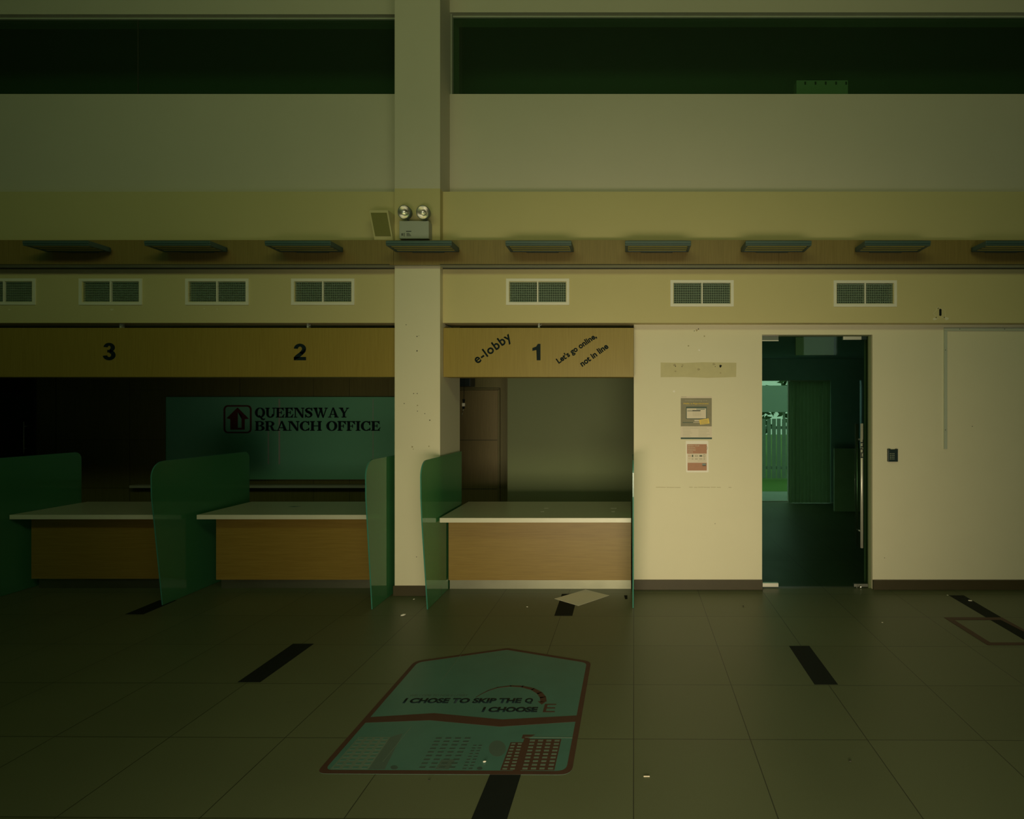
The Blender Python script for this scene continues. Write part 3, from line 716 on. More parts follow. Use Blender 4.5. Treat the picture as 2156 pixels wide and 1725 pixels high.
T = [(x0+.014, lerp(dT, dBt, qa)-.004, lerp(zt_, zb2, qa)), (x1-.012, lerp(dT, dBt, qa)-.004, lerp(zt_, zb2, qa)), (x1-.012, lerp(dT, dBt, qa)+.002, lerp(zt_, zb2, qa)), (x0+.014, lerp(dT, dBt, qa)+.002, lerp(zt_, zb2, qa))]
Bq = [(x0+.028, lerp(dT, dBt, qb)-.004, lerp(zt_, zb2, qb)), (x1+.0, lerp(dT, dBt, qb)-.004, lerp(zt_, zb2, qb)), (x1+.0, lerp(dT, dBt, qb)+.002, lerp(zt_, zb2, qb)), (x0+.028, lerp(dT, dBt, qb)+.002, lerp(zt_, zb2, qb))]
quadbox(b_, T, Bq); b_.obj('speaker_cloth', M['grillec'], sp)

em = thing('emergency_light', 'twin-head grey emergency light mounted on the column', 'emergency light', (X(873, 5.33), yc, Z(502, 5.3)))
de = 5.28
x0, x1, z0, z1 = X(840.5, de), X(902.5, de), Z(502.5, de), Z(465, de)
MB().box(x0, x1, Y(de), yc, z0, z1, bev=.004).obj('battery_box', M['egrey'], em)
lb2 = MB(); s_ = de/F
for k_ in range(4): lb2.box(X(845, de), X(849, de), Y(de)-.001, Y(de)+.001, Z(491.5+k_*1.3+.8, de), Z(491.5+k_*1.3, de))
for k_ in range(3): lb2.box(X(850.3, de), X(852, de), Y(de)-.001, Y(de)+.001, Z(492.5+k_*2.5, de), Z(491+k_*2.5, de))
lb2.box(X(855, de), X(866, de), Y(de)-.001, Y(de)+.001, Z(488, de), Z(486.6, de))
for k_ in range(4): lb2.box(X(856, de), X(862+k_*1.2, de), Y(de)-.001, Y(de)+.001, Z(491.5+k_*1.8, de), Z(490.7+k_*1.8, de))
lb2.obj('printed_label', M['letter'], em)
for px, py, ax, ay in ((851.5, 447, -.25, .10), (891, 447.5, -.12, .10)):
    # lamp head tilted down and outward
    cpos = Vector((X(px, 5.25), Y(5.25), Z(py, 5.25))); R_ = .0605
    mtx = Matrix.Translation(cpos) @ Matrix.Rotation(ax, 4, 'Z') @ Matrix.Rotation(PI/2+.12, 4, 'X')
    L_ = MB().lathe([(R_*.93, .006), (R_, .012), (R_*1.02, .0), (R_, -.018), (R_*.86, -.045), (R_*.5, -.070), (.0, -.078)], mtx)
    hd = L_.obj('lamp_head', M['darkrim'], em)
    MB().lathe([(R_*.93, .008), (R_*.80, -.010), (R_*.55, -.030), (R_*.25, -.040), (0.0, -.041)], mtx).obj('reflector', M['chrome'], hd, world_loc(em))
    MB().lathe([(.0, -.006), (.007, -.010), (.009, -.018), (.007, -.036)], mtx, n=16).obj('bulb', M['paper'], hd, world_loc(em))
    MB().cyl(tuple(cpos+Vector((0.004, .055, -.01))), (cpos.x+.004, yc-.03, z1), .008).obj('swivel_neck', M['darkrim'], em)

# ------------------------------------------------------------------ glass door
dd = 5.628; yd = Y(dd)
door = sroot('door_1', (X(1715, dd), yd, 0))
gx0, gx1 = dx0+.004, X(1826, dd)
zt_ = dzt-.012
MB().box(gx0, gx1, yd-.006, yd+.006, .012, zt_).obj('door_glass', M['clear'], door)
MB().box(X(1826.5, dd), dx1-.001, yd-.02, yd+.04, 0, dzt-.001).box(dx0+.001, gx1, yd-.02, yd+.04, dzt-.010, dzt-.001).obj('door_frame', M['jamb'], door)
fy0, fy1 = yd-.022, yd+.022
MB().box(gx0+.001, X(1638, dd), fy0, fy1, .010, Z(1227, dd), bev=.002).obj('patch_fitting', M['brightmetal'], door)
pf = MB().box(X(1797, dd), gx1-.001, fy0, fy1, .010, Z(1228.5, dd), bev=.002).obj('patch_fitting', M['steel2'], door); pf['label'] = 'dull lock fitting'
lk = MB().lathe([(0, 0), (.010, 0), (.012, -.002)], Matrix.Translation((X(1809, dd), fy0-.001, Z(1234, dd))) @ Matrix.Rotation(-PI/2, 4, 'X'), n=20)
lk.box(X(1801, dd), X(1803, dd), fy0-.002, fy0, Z(1237, dd), Z(1231, dd)).obj('keyhole', M['chrome'], pf, world_loc(door))
MB().box(gx0+.001, X(1638, dd), fy0, fy1, Z(718.5, dd), zt_, bev=.002).obj('patch_fitting', M['darkrim'], door)
MB().box(gx0+.001, X(1638, dd), fy0-.003, fy0+.002, Z(719, dd), Z(717.3, dd)).box(gx0+.001, X(1638, dd), fy0-.003, fy0+.002, Z(708.6, dd), Z(707.6, dd)).obj('fitting_trim', M['brightmetal'], door)
MB().box(X(1774, dd), X(1812, dd), fy0, fy1, Z(716, dd), zt_, bev=.002).obj('door_closer_plate', M['brightmetal'], door)
MB().box(X(1812.5, dd), X(1823, dd), fy0, fy1, Z(716, dd), zt_, bev=.002).obj('strike_box', M['keypad'], door)
def handle(px, d_, t_, b2, m_, side):
    x = X(px, d_); y = Y(d_)
    h_ = MB().cyl((x, y, Z(b2, d_)), (x, y, Z(t_, d_)), .0125, n=20)
    for q in (.13, .87):
        zz = lerp(Z(b2, d_), Z(t_, d_), q); h_.cyl((x, y, zz), (x, yd+.005*side, zz), .008, n=14)
    return h_.obj('pull_handle', m_, door)
handle(1814.3, 5.555, 892, 1154, M['brightmetal'], -1)
rh = handle(1804.5, 5.70, 893, 1148, M['steel2'], 1); rh['label'] = 'far side handle seen through the glass'
st = MB(); wall_text(st, 'PULL', X(1814.6, 5.54), Y(5.54)+.001, Z(945, 5.54), 38*5.6/F, 5*5.6/F, rot=PI/2, bold=.01, th=.002)
st.obj('sticker_lettering', M['letter'], door)

# keypad beside the door
kp = thing('keypad', 'small black access keypad on the wall right of the glass door', 'keypad', (X(1877.5, D0), 0, Z(972, D0)))
x0, x1, z0, z1 = X(1867.6, D0), X(1888, D0), Z(972, D0), Z(945, D0)
MB().box(x0, x1, -.028, 0, z0, z1-.006, bev=.004).box(x0, x0+.022, -.028, 0, z1-.012, z1, bev=.002).box(x1-.018, x1, -.028, 0, z1-.012, z1-.001, bev=.002).obj('case', M['keypad'], kp)
kd = MB()
for i in range(3):
    for j in range(4):
        xx, zz = X(1874.7+i*3.7, D0-.03), Z(955.5+j*3.7, D0-.03); kd.box(xx-.004, xx+.004, -.031, -.027, zz-.003, zz+.003)
kd.obj('keys', M['keydot'], kp)

# trunking
tr = thing('cable_trunking', 'pale grey cable trunking along the wall top, dropping right of the keypad', 'trunking', (X(1989, D0), 0, Z(946, D0)))
MB().box(X(1986.5, D0), XR, -.014, 0, Z(697, D0), Z(690.3, D0), bev=.001).obj('horizontal_run', M['conduit'], tr)
MB().box(X(1986.5, D0), X(1993, D0), -.014, 0, Z(945.5, D0), Z(697.3, D0), bev=.001).obj('vertical_drop', M['conduit'], tr)
for px, py in ((2019, 693.5), (2113, 693.5), (1989, 737.5), (1989, 905.5)): MB().cyl((X(px, D0), -.0155, Z(py, D0)), (X(px, D0), -.013, Z(py, D0)), .004, n=12).obj('screw', M['hole'], tr)

# ------------------------------------------------------------------ posters
d = D0
pt = thing('wall_poster', 'upper poster about e-appointment, grey top half with yellow headline', 'poster', (X(1466, d), 0, Z(925, d)))
def rect(mb, a, b_, t_, bt, y, m=None): mb.box(X(a, d), X(b_, d), y-.0004, y, Z(bt, d), Z(t_, d), m)
m_ = MB(); rect(m_, 1433, 1499, 834.5, 925, -.0006); m_.obj('sheet', M['ppale'], pt)
m_ = MB(); rect(m_, 1433.3, 1498.5, 838.5, 898, -.0012); m_.obj('grey_picture', M['pgrey'], pt)
m_ = MB(); wall_text(m_, 'Goodbye waiting time', X(1465.5, d), -.0012, Z(843.8, d), 47*d/F, 3.9*d/F, th=.0006); m_.obj('headline', M['prose'], pt)
m_ = MB(); wall_text(m_, 'Hello e-Appointment', X(1465.5, d), -.0012, Z(850.3, d), 53*d/F, 4.6*d/F, th=.0006, bold=.02); o = m_.obj('headline', M['pyellow'], pt); o['label'] = 'yellow headline'
m_ = MB(); rect(m_, 1444.3, 1488, 856.5, 882.5, -.0016, M['pdark']); rect(m_, 1445.8, 1486.5, 860, 881.2, -.0020, M['ppale'])
rect(m_, 1447, 1474, 865, 866.2, -.0023, M['pdark']); rect(m_, 1458, 1475, 864.3, 866, -.0024, M['letter']); rect(m_, 1447, 1464, 862.2, 862.7, -.0023, M['prose']); rect(m_, 1466, 1484, 861, 862.8, -.0023, M['tealpale'])
for k_ in range(5): rect(m_, 1459+k_*4, 1459.4+k_*4, 869, 875.5, -.0023, M['prose'])
for k_ in range(3): rect(m_, 1459, 1475, 869+k_*3.2, 869.3+k_*3.2, -.0023, M['prose'])
rect(m_, 1462, 1472, 884.5, 887, -.0016, M['ppale']); rect(m_, 1460, 1473, 889, 890, -.0016, M['ppale']); rect(m_, 1437, 1459, 889.3, 890.6, -.0016, M['pdark'])
m_.obj('monitor_picture', None, pt)
m_ = MB(); m_.prism([(X(a, d), Z(b2, d)) for a, b2 in ((1471.5, 884.5), (1492, 881), (1494, 892), (1474, 894.5))], 'y', -.0026, -.0020, M['pyellow'])
for k_ in range(3): m_.prism([(X(a, d), Z(b2+k_*2.9, d)) for a, b2 in ((1475, 886.4), (1490, 884.2), (1490, 885), (1475, 887.2))], 'y', -.0030, -.0025, M['pgrey'])
m_.obj('yellow_tag', None, pt)
m_ = MB(); rng = random.Random(3)
rect(m_, 1437, 1488, 901.3, 902.1, -.0010)
for k_ in range(5):
    rect(m_, 1438, 1452+rng.uniform(0, 9), 905.3+k_*3.15, 905.9+k_*3.15, -.0010); rect(m_, 1470.5, 1487+rng.uniform(0, 10), 905.3+k_*3.15, 905.9+k_*3.15, -.0010)
rect(m_, 1435, 1437, 835.2, 836.6, -.0010, M['pred']); rect(m_, 1437.5, 1445.5, 835.4, 836.3, -.0010, M['pred'])
m_.obj('small_print', M['prose'], pt)
m_ = MB(); rect(m_, 1433.3, 1499, 921.3, 925, -.0012); m_.obj('footer_strip', M['pdark'], pt)

p2 = thing('wall_poster', 'lower poster, white sheet with two rust red blocks, taped below', 'poster', (X(1467.5, d), 0, Z(995, d)))
m_ = MB().prism([(X(a, d), Z(b2, d)) for a, b2 in ((1443.8, 928.5), (1489, 928.2), (1491.3, 930), (1491.8, 994), (1490, 994.8), (1445.2, 994.8), (1444.6, 993))], 'y', -.0010, -.0002); m_.obj('sheet', M['paper'], p2)
m_ = MB(); rect(m_, 1446.5, 1488, 935.5, 955.5, -.0013); m_.obj('red_block', M['pred'], p2)
m_ = MB(); rect(m_, 1447.5, 1488, 974.5, 991, -.0013); m_.obj('red_block', M['pred'], p2)
m_ = MB(); rect(m_, 1447, 1488, 956, 974, -.0012); m_.obj('pale_block', M['ppale'], p2)
m_ = MB()
for k_, (s, w_) in enumerate((('RENEW YOUR', 24), ('SEASON', 15), ('PARKING', 16), ('WITH', 10))):
    wall_text(m_, s, X(1448.5+w_/2, d), -.0013, Z(938.8+k_*4.4, d), w_*d/F, 3.0*d/F, th=.0006, bold=.012)
m_.obj('headline', M['ppale'], p2)
m_ = MB(); cx_, cz_ = X(1484, d), Z(943.5, d)
m_.lathe([(.0, 0), (.018, 0), (.018, -.0004)], Matrix.Translation((cx_, -.0015, cz_)) @ Matrix.Rotation(-PI/2, 4, 'X'), M['pgrey'], 24)
m_.lathe([(.024, 0), (.027, 0)], Matrix.Translation((cx_-.002, -.0016, cz_)) @ Matrix.Rotation(-PI/2, 4, 'X'), M['pgrey'], 24)
for k_, a in enumerate((1449.5, 1456.5, 1463.5, 1472.5, 1481)):
    mt_ = M['pred'] if k_ == 0 else M['pgrey']
    w_ = (4.2, 3.2, 5.4, 6, 3.6)[k_]; h2 = (4, 5, 3.6, 3.4, 6)[k_]
    xx0, xx1, za, zb3 = X(a, d), X(a+w_, d), Z(962.2+h2/2-2, d), Z(962.2-h2/2-2, d); q = .0032
    ring(m_, [(xx0, za), (xx1, za), (xx1, zb3), (xx0, zb3)], [(xx0+q, za+q), (xx1-q, za+q), (xx1-q, zb3-q), (xx0+q, zb3-q)], 'y', -.0018, -.0012, mt_)
    if k_ in (1, 3): m_.box(xx0+q, xx1-q, -.0018, -.0012, za+q, zb3-q, M['pdark'])
    for r_ in range(1 if k_ == 0 else 2): rect(m_, a-.4, a+w_+.2, 965.6+r_*1.5, 966.2+r_*1.5, -.0018, mt_)
rect(m_, 1469, 1486, 970.4, 970.9, -.0018, M['prose'])
rect(m_, 1478.5, 1486.5, 976, 980, -.0018, M['tealmid']); rect(m_, 1479, 1486, 980.3, 981.4, -.0018, M['letter'])
m_.obj('icons', None, p2)

# ------------------------------------------------------------------ room beyond the glass door
dr = 10.78; yr = Y(dr)
rx0, rx1 = .32, 5.4
struct(MB().box(rx0, rx1, WT, yr+.15, 2.62, 2.72).obj('ceiling_lobby', M['lobby']))
struct(MB().box(rx0-.001, rx0+.1, WT+.02, yr+.15, 0, 2.62).obj('wall_lobby_left', M['lobby']))
struct(MB().box(rx1, rx1+.12, WT, yr+.15, 0, 2.62).obj('wall_lobby_right', M['lobby']))
wx0, wx1 = 1.6, X(1749, dr); wzt = Z(800.5, dr); slx0, slx1 = X(1810.5, dr), X(1815.5, dr)
lbw = MB().box(rx0, wx0, yr, yr+.12, 0, 2.62).box(wx0, rx1, yr, yr+.12, wzt, 2.62).box(wx1, slx0, yr, yr+.12, 0, wzt).box(slx1, rx1, yr, yr+.12, 0, wzt)
struct(lbw.obj('wall_lobby_back', M['lobby']))
r5 = sroot('window_5', ((wx0+wx1)/2, yr+.06, 0))
MB().box(wx0, wx1, yr+.05, yr+.06, .01, wzt).obj('pane', M['clearout'], r5)
fr_ = MB().box(wx0, wx1, yr+.03, yr+.08, wzt-.012, wzt).box(wx0, wx1, yr+.03, yr+.08, 0, .02)
fr_.box(X(1660, dr), X(1665, dr), yr+.0, yr+.08, 0, wzt)
fr_.obj('window_frame', M['grey'], r5)
# blinds: slats side by side, hanging as one set
bl = thing('vertical_blinds', 'grey green vertical blinds seen through the glass door', 'blinds', (X(1707, dr), yr-.1, 0))
n = 11; xa, xb_ = X(1664, dr-.15), X(1751, dr-.15)
MB().box(xa, xb_, yr-.13, yr-.05, Z(803.5, dr-.15), Z(801.5, dr-.15)).obj('head_rail', M['grey'], bl)
for i in range(n):
    x = lerp(xa, xb_, (i+.5)/n); ww = (xb_-xa)/n*.56
    t = bmesh.new()
    vs = [t.verts.new(p) for p in ((x-ww, yr-.12+.02, Z(1060, dr)+.03), (x, yr-.13, Z(1060, dr)+.03), (x+ww, yr-.08, Z(1060, dr)+.03), (x-ww, yr-.10, Z(804, dr)), (x, yr-.13, Z(804, dr)), (x+ww, yr-.08, Z(804, dr)))]
    t.faces.new([vs[0], vs[1], vs[4], vs[3]]); t.faces.new([vs[1], vs[2], vs[5], vs[4]])
    bmesh.ops.solidify(t, geom=t.faces[:], thickness=.002)
    MB().add(t).obj('slat', M['blind'], bl)
# low partition in the lobby, right of the blinds
tag(MB().box(X(1757, 9.8), X(1812, 9.8), Y(9.8), Y(9.8)+.05, 0, Z(945, 9.8), bev=.005).obj('low_partition', M['blind']), 'dim low partition behind the glass door, right of the blinds', 'partition')
# blank pale board hung under the lobby ceiling
hb2 = thing('hanging_board', 'blank pale board hanging below the ceiling behind the glass door', 'board', (X(1715, 7.4), Y(7.4), Z(748, 7.4)))
MB().box(X(1675.5, 7.4), X(1756, 7.4), Y(7.4), Y(7.4)+.03, Z(748, 7.4), Z(709, 7.4)+.06, bev=.004).obj('board', M['keydot'], hb2)
for q in (1690, 1742): MB().cyl((X(q, 7.4), Y(7.4)+.015, Z(709, 7.4)+.05), (X(q, 7.4), Y(7.4)+.015, 2.62), .004).obj('suspension_rod', M['steel2'], hb2)

# ---- outside
d1_, d2_ = FD(1035), FD(1010)
tag(MB().box(-2, 14, yr+.15, Y(d1_), -.1, -.002).obj('pavement', M['pave']), 'grey paved path outside the lobby window', 'pavement', kind='structure')
tag(MB().box(-2, 14, Y(d1_), Y(40), -.1, 0).obj('lawn', M['grass']), 'green lawn between the path and the fence', 'lawn', kind='stuff')
fn = thing('garden_fence', 'pale picket fence beyond the lawn, seen through the glass door', 'fence', (4.2, Y(d2_), 0))
ztf = Z(882, d2_)
MB().box(1.4, 7, Y(d2_)+.02, Y(d2_)+.05, .25, .32).box(1.4, 7, Y(d2_)+.02, Y(d2_)+.05, ztf-.25, ztf-.18).obj('rail', M['fence'], fn)
rng = random.Random(5)
for i in range(46):
    x = 1.45 + i*.12
    MB().box(x-.042-rng.uniform(0, .01), x+.042+rng.uniform(-.006, .01), Y(d2_), Y(d2_)+.018, .03, ztf+rng.uniform(-.01, .01)).obj('picket', M['fence'], fn)
dhh = 16.0
hd_ = thing('hoarding_panel', 'blank pale hoarding panel raised behind the picket fence', 'hoarding', (X(1600, dhh), Y(dhh), 0))
MB().box(X(1500, dhh), X(1658, dhh), Y(dhh), Y(dhh)+.05, Z(868, dhh), Z(812, dhh)).obj('panel', M['hoard'], hd_)
MB().box(X(1510, dhh), X(1514, dhh), Y(dhh)+.05, Y(dhh)+.11, 0, Z(815, dhh)).box(X(1650, dhh), X(1654, dhh), Y(dhh)+.05, Y(dhh)+.11, 0, Z(815, dhh)).obj('posts', M['fence'], hd_)
def tree(x, y, s, lab):
    t = thing('tree', lab, 'tree', (x, y, 0), 'trees beyond the fence')
    MB().cyl((x, y, .002), (x+.1, y, 2.2*s), .12, r2=.07, n=10).obj('trunk', M['bark'], t)
    cr = MB(); g_ = random.Random(int(x*100))
    for i in range(420):
        th, ph, rr = g_.uniform(0, 2*PI), g_.uniform(-1, 1), g_.uniform(.3, 1)**.5*1.5*s
        c_ = Vector((x+rr*math.cos(th)*math.sqrt(1-ph*ph), y+rr*math.sin(th)*math.sqrt(1-ph*ph), 2.1*s+rr*ph*.9))
        a = Vector((g_.uniform(-1, 1), g_.uniform(-1, 1), g_.uniform(-1, 1))).normalized()*.17; b3 = a.orthogonal().normalized()*.09
        vs = [cr.bm.verts.new(c_+a), cr.bm.verts.new(c_+b3), cr.bm.verts.new(c_-a), cr.bm.verts.new(c_-b3)]; cr.bm.faces.new(vs)
    cr.obj('crown', M['leaf'], t)
tree(2.2, Y(18), .9, 'leafy tree behind the hoarding panel, left through the glass door'); tree(6.0, Y(18.6), .95, 'leafy tree behind the fence, beside the blinds edge'); tree(4.3, Y(21.5), .8, 'small leafy tree between two larger ones behind the fence')

# pale object behind the high window
dq = 6.4
sb = thing('junction_box', 'pale box with five square slots behind the right high window', 'box', (X(1731, dq), Y(dq), zs-.4))
zt2 = Z(169, dq)
MB().box(X(1677, dq), X(1785.5, dq), Y(dq), Y(dq)+.12, zs-.4, zt2, bev=.004).obj('case', M['ventw'], sb)
m_ = MB()
for px in (1695.3, 1717, 1738.5, 1760.3, 1781.5): m_.box(X(px-1.8, dq), X(px+1.8, dq), Y(dq)-.002, Y(dq)+.002, Z(178.5, dq), Z(172, dq))
m_.obj('slot', M['dark'], sb)
MB().box(X(1699, dq), X(1763, dq), Y(dq)+.02, Y(dq)+.10, zt2, Z(164.8, dq)).obj('lid', M['tealdark'], sb)

# ------------------------------------------------------------------ floor graphics and litter
def flat(name, pix, z0, z1, m, label, cat, group=None):
    o = MB().prism([FP(*p) for p in pix], 'z', z0, z1).obj(name, m)
    return tag(o, label, cat, group)
gq = 'black floor strips leading to the counters'
flat('floor_strip', ((500, 1437), (548, 1437), (661, 1356), (617, 1356)), .0003, .0010, M['black'], 'slanting black strip on the floor in front of counter two', 'floor marking', gq)
flat('floor_strip', ((263, 1294), (302, 1294), (372, 1264.5), (335, 1264.5)), .0003, .0010, M['black'], 'black strip on the dark floor, partly behind the wide divider', 'floor marking', gq)
flat('floor_strip', ((1167, 1297), (1205, 1297), (1217, 1251), (1183, 1251)), .0003, .0010, M['black'], 'short black strip under the loose paper before counter one', 'floor marking', gq)
flat('floor_strip', ((1661, 1360.5), (1704, 1360.5), (1764.5, 1442), (1715, 1442)), .0003, .0010, M['black'], 'black strip alone on the floor before the glass door', 'floor marking', gq)
flat('floor_strip', ((1997.5, 1254), (2029, 1254), (2300, 1413), (2230, 1391), (2077, 1301)), .0003, .0010, M['black'], 'long black strip running off the right edge under red tape', 'floor marking', gq)
flat('floor_strip', ((1033, 1628), (1098, 1628), (1060, 1750), (982, 1750)), .0003, .0010, M['black'], 'black strip leaving the bottom of the house shaped floor print', 'floor marking', gq)
flat('floor_mark', ((1314, 1254), (1321, 1254), (1321, 1262), (1316, 1262)), .0003, .0010, M['black'], 'tiny black mark on the floor beside the edge-on divider', 'floor marking')
# red tape outline
rt = MB()
OU = [FP(*p) for p in ((1987, 1300.8), (2108, 1301), (2290, 1396), (2260, 1359), (2079, 1359))]
o1 = [FP(*p) for p in ((1987, 1300.8), (2110, 1300.8), (2215, 1359), (2079, 1359))]
i1 = [FP(*p) for p in ((2009, 1306), (2107, 1306), (2200, 1353.5), (2085, 1353.5))]
ring(rt, o1, i1, 'z', .0012, .0018)
tag(rt.obj('floor_tape', M['redtape']), 'dark red tape outline of a box on the floor at the right edge', 'tape')

# house shaped floor print
dcl = thing('floor_print', 'large house shaped teal floor print with dark red outline and skyline', 'floor sticker', (*FP(960, 1520), 0))
def FB(pts): return [FP(*p) for p in pts]
def roundpoly(pts, rs, n=5):
    out = []; N = len(pts)
    for i, p in enumerate(pts):
        p = Vector(p); a = Vector(pts[i-1]); b3 = Vector(pts[(i+1) % N]); r_ = rs[i]
        u, v = (a-p).normalized(), (b3-p).normalized()
        s0, s1 = p+u*r_, p+v*r_
        for k_ in range(n+1):
            t = k_/n; q = s0*(1-t)**2 + p*2*t*(1-t) + s1*t*t; out.append((q.x, q.y))
    return out
oc = FB(((664, 1630), (1203, 1632.5), (1244.5, 1394), (1069, 1365.5), (873, 1393)))
cen = Vector(FP(985, 1500))
rs = [.05, .06, .05, .01, .05]
def inset(pts, dist):
    out = []; N = len(pts)
    for i in range(N):
        p0, p1, p2_ = Vector(pts[i-1]), Vector(pts[i]), Vector(pts[(i+1) % N])
        e1, e2 = (p1-p0).normalized(), (p2_-p1).normalized()
        n1, n2 = Vector((-e1.y, e1.x)), Vector((-e2.y, e2.x))
        bis = (n1+n2).normalized(); out.append(tuple(p1 + bis*dist/max(.3, bis.dot(n1))))
    return out
ic = inset(oc, .028)
MB().prism(roundpoly(oc, rs), 'z', .0003, .0012).obj('background_print', M['tealprint'], dcl)
m_ = MB(); ring(m_, roundpoly(oc, rs), roundpoly(ic, [max(.005, r_-.012) for r_ in rs]), 'z', .0011, .0016)
for a, b3 in ((((762, 1523), (777, 1511)), ((905, 1517.5), (914, 1502.5))), (((905, 1517.5), (914, 1502.5)), ((1052, 1531), (1057, 1516))), (((1052, 1531), (1057, 1516)), ((1216, 1520.3), (1218, 1507.3)))):
    m_.prism([FP(*a[0]), FP(*b3[0]), FP(*b3[1]), FP(*a[1])], 'z', .0010, .00155)
m_.obj('red_outline', M['redtape'], dcl)
zt0 = .0011
def ftxt(name, s, a, b3, py_top, py_bot, m, bold):
    # text lies flat: left end column a, right end column b3 measured along its mid row
    yy0, yy1 = Y(FD(py_bot)), Y(FD(py_top)); dm = FD((py_top+py_bot)/2)
    t = MB(); floor_text(t, s, (X(a, dm)+X(b3, dm))/2, (yy0+yy1)/2, zt0, X(b3, dm)-X(a, dm), yy1-yy0, bold, m=m)
    return t.obj(name, m, dcl)
ftxt('small_text', 'WELCOME TO HDB E-LOBBY', 863, 985, 1462.8, 1467.4, M['tealdark'], 0)
ftxt('slogan_text', 'I CHOSE TO SKIP THE', 851, 1098, 1470.8, 1481.6, M['letter'], .05)
ftxt('slogan_text', 'Q', 1105, 1122, 1470.8, 1482.8, M['letter'], .05)
ftxt('slogan_text', 'I CHOOSE', 1016, 1132, 1489.5, 1500.5, M['letter'], .055)
ftxt('slogan_text', 'E', 1145, 1170, 1483, 1500.5, M['redtape'], .0)
m_ = MB()                                       # the arrow that leaps over the Q
arcp = [(1003, 1468.5), (1012, 1463), (1028, 1455), (1048, 1448.5), (1075, 1445.3), (1100, 1446.5), (1122, 1452), (1136, 1460), (1143, 1469), (1144.5, 1478)]
wd = [1.2, 1.6, 2.2, 3.0, 4.0, 5.5, 7, 8.5, 9.5, 9.5]
for i in range(len(arcp)-1):
    (ax, ay), (bx, by) = arcp[i], arcp[i+1]
    A1, B1 = Vector(FP(ax, ay)), Vector(FP(bx, by)); dv = (B1-A1).normalized(); nn = Vector((-dv.y, dv.x)); k1, k2 = wd[i]*.0019, wd[i+1]*.0019
    e0 = dv*.004
    m_.prism([tuple(A1+nn*k1-e0), tuple(B1+nn*k2+e0), tuple(B1-nn*k2+e0), tuple(A1-nn*k1-e0)], 'z', .0011, .0017)
m_.prism(FB(((1132, 1477.5), (1149, 1478.5), (1140.5, 1484.5))), 'z', .0011, .0017)
m_.obj('arrow_print', M['redtape'], dcl)
# skyline blocks: windows printed row by row
def quad_at(c4, u0, u1, v0, v1):
    def P(u, v):
        a = Vector(c4[0]).lerp(Vector(c4[1]), u); b3 = Vector(c4[3]).lerp(Vector(c4[2]), u); q = a.lerp(b3, v); return (q.x, q.y)
    return [P(u0, v0), P(u1, v0), P(u1, v1), P(u0, v1)]
def block(name, corners, cols, rows, mb_, mw, z, back=True):
    c4 = FB(corners); t = MB()
    if back: t.prism(c4, 'z', .0010, z, mb_)
    for i in range(cols):
        for j_ in range(rows):
            t.prism(quad_at(c4, (i+.22)/cols, (i+.82)/cols, (j_+.28)/rows, (j_+.72)/rows), 'z', .0010, z+.0004, mw)
    return t.obj(name, None, dcl)
block('red_tower_print', ((1053, 1623), (1086, 1623), (1102, 1564), (1075, 1564)), 2, 9, M['redtape'], M['tealpale'], .0014)
block('red_tower_print', ((1095, 1623), (1167, 1623), (1182, 1557), (1113, 1557)), 4, 9, M['redtape'], M['tealpale'], .0014)
m_ = MB().prism(FB(((1080, 1624), (1096, 1624), (1116, 1556), (1104, 1556))), 'z', .0010, .0015).prism(FB(((1098, 1556), (1111, 1556), (1127, 1548), (1101, 1548))), 'z', .0010, .0015).obj('red_tower_print', M['redtape'], dcl)
block('teal_tower_print', ((876, 1621), (960, 1621), (996, 1552), (915, 1552)), 4, 9, M['tealmid'], M['tealdark'], .0014, False)
block('teal_tower_print', ((969, 1623), (996, 1623), (1018, 1568), (995, 1568)), 2, 9, M['tealmid'], M['tealdark'], .0014, False)
block('pale_tower_print', ((695, 1621), (775, 1621), (822, 1553), (755, 1553)), 4, 9, M['tealpale'], M['tealprint'], .0013)
m_ = MB().prism(FB(((775, 1621), (810, 1621), (848, 1545), (822, 1553))), 'z', .0010, .0013).obj('teal_tower_print', M['tealmid'], dcl)
MB().prism(FB(((916, 1621), (945, 1621), (960, 1600), (930, 1600))), 'z', .0010, .0013).obj('teal_tower_print', M['tealmid'], dcl)
m_ = MB()
for px, py, rx, ry in ((830, 1617, 8, 4.5), (1010, 1619, 6, 3.5)):
    m_.prism([FP(px+rx*math.cos(2*PI*k_/14), py+ry*math.sin(2*PI*k_/14)) for k_ in range(14)], 'z', .0010, .0016)
m_.obj('shrub_print', M['tealdark'], dcl)
m_ = MB().prism([FP(1047+18*math.cos(2*PI*k_/20), 1577+17*math.sin(2*PI*k_/20)) for k_ in range(20)], 'z', .0010, .0013); m_.obj('tree_print', M['tealmid'], dcl)
m_ = MB(); j0 = MB()
for a, b3 in (((971, 1379), (928, 1437)), ((866, 1531), (806, 1605))):      # torn joints where the tiles meet under the print
    A1, B1 = Vector(FP(*a)), Vector(FP(*b3)); dv = (B1-A1).normalized(); nn = Vector((-dv.y, dv.x))*.0014
    m_.prism([tuple(A1+nn), tuple(B1+nn), tuple(B1-nn), tuple(A1-nn)], 'z', .0011, .0019)
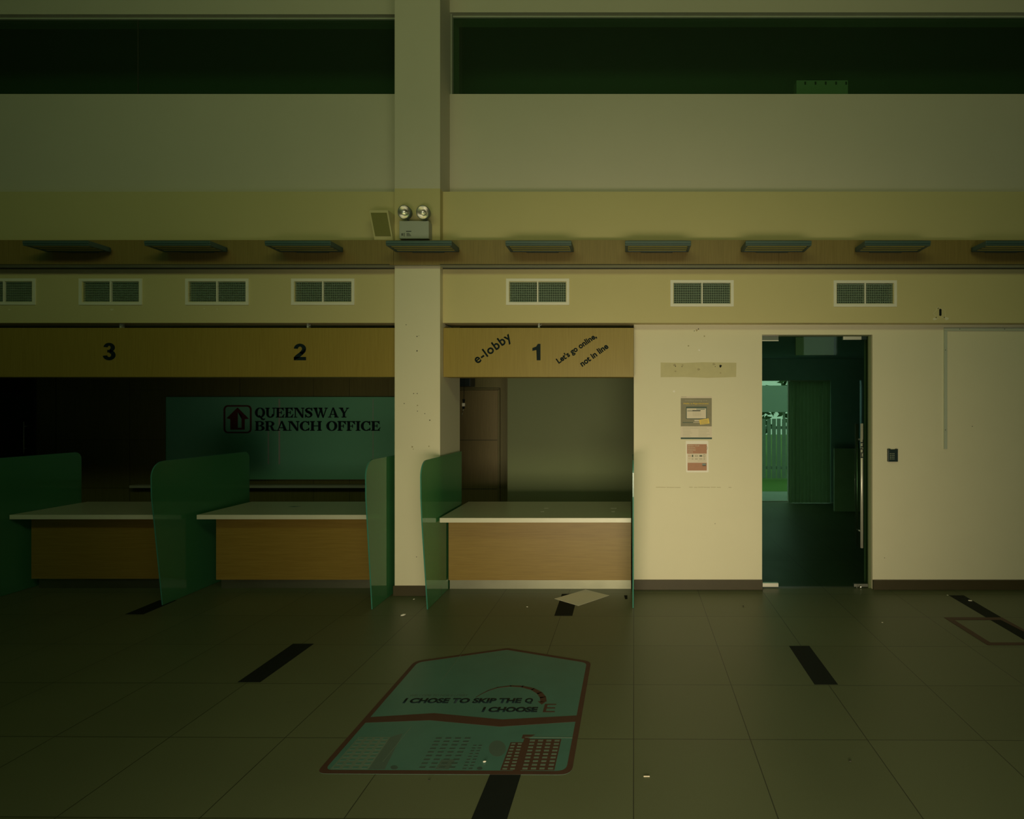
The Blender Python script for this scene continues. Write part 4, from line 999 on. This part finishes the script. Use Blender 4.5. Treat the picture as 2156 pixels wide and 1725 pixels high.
m_.prism(FB(((1105, 1552.6), (1205, 1553.6), (1205, 1554.8), (1105, 1553.6))), 'z', .0011, .0019)
m_.obj('peeled_joint', M['tealpale'], dcl)

# loose sheet of paper, slightly lifted at a corner
pp = MB(); cs = FB(((1167, 1261.5), (1218, 1276.5), (1283, 1254.5), (1233, 1242)))
pp.prism(cs, 'z', .0013, .0022)
tag(pp.obj('paper_sheet', M['paper']), 'loose white sheet lying on the floor before counter one', 'paper')
# crumbs of plaster and small litter
def chip(px, py, s, lab, m=None, name='plaster_chip', cat='debris'):
    x, y = FP(px, py); g_ = random.Random(px)
    t = bmesh.new(); bmesh.ops.create_icosphere(t, subdivisions=1, radius=1)
    for v in t.verts: v.co *= g_.uniform(.75, 1.15)
    bmesh.ops.transform(t, matrix=Matrix.Translation((x, y, s*.32)) @ Matrix.Rotation(g_.uniform(0, 3), 4, 'Z') @ Matrix.Diagonal((s, s*.7, s*.35, 1)), verts=t.verts)
    zmin = min(v.co.z for v in t.verts)
    bmesh.ops.translate(t, verts=t.verts, vec=(0, 0, .0012-zmin))
    return tag(MB().add(t).obj(name, m or M['paper']), lab, cat, 'small litter on the floor')
chip(849, 1297, .022, 'white chip on the floor below the column')
chip(871.5, 1263, .010, 'tiny white chip beside the column foot, behind the larger chip')
chip(2042.5, 1266.5, .018, 'white chip lying on the long black strip at right')
chip(1110, 1279, .009, 'tiny white chip on the floor between column and paper sheet')
chip(1020, 1605.5, .010, 'pale chip lying on the teal floor print near its bottom')
chip(1995, 1254.5, .009, 'tiny white chip by the skirting at the start of the long black strip')
chip(1858, 1312, .008, 'tiny pale chip on the floor in front of the keypad wall')
chip(1565, 1277.5, .010, 'small dark crumb before the poster wall skirting', M['hole'])
chip(1790, 1604, .010, 'small dark crumb on the floor at lower right', M['hole'])
chip(903, 1644.5, .008, 'small dark crumb just below the floor print', M['hole'])
x, y = FP(1361.5, 1636)
tag(MB().box(x-.014, x+.014, y-.003, y+.003, .001, .004).obj('match_stick', M['ppale']), 'tiny pale splinter lying on the floor tiles near bottom centre', 'splinter')
x, y = FP(1240, 1653)
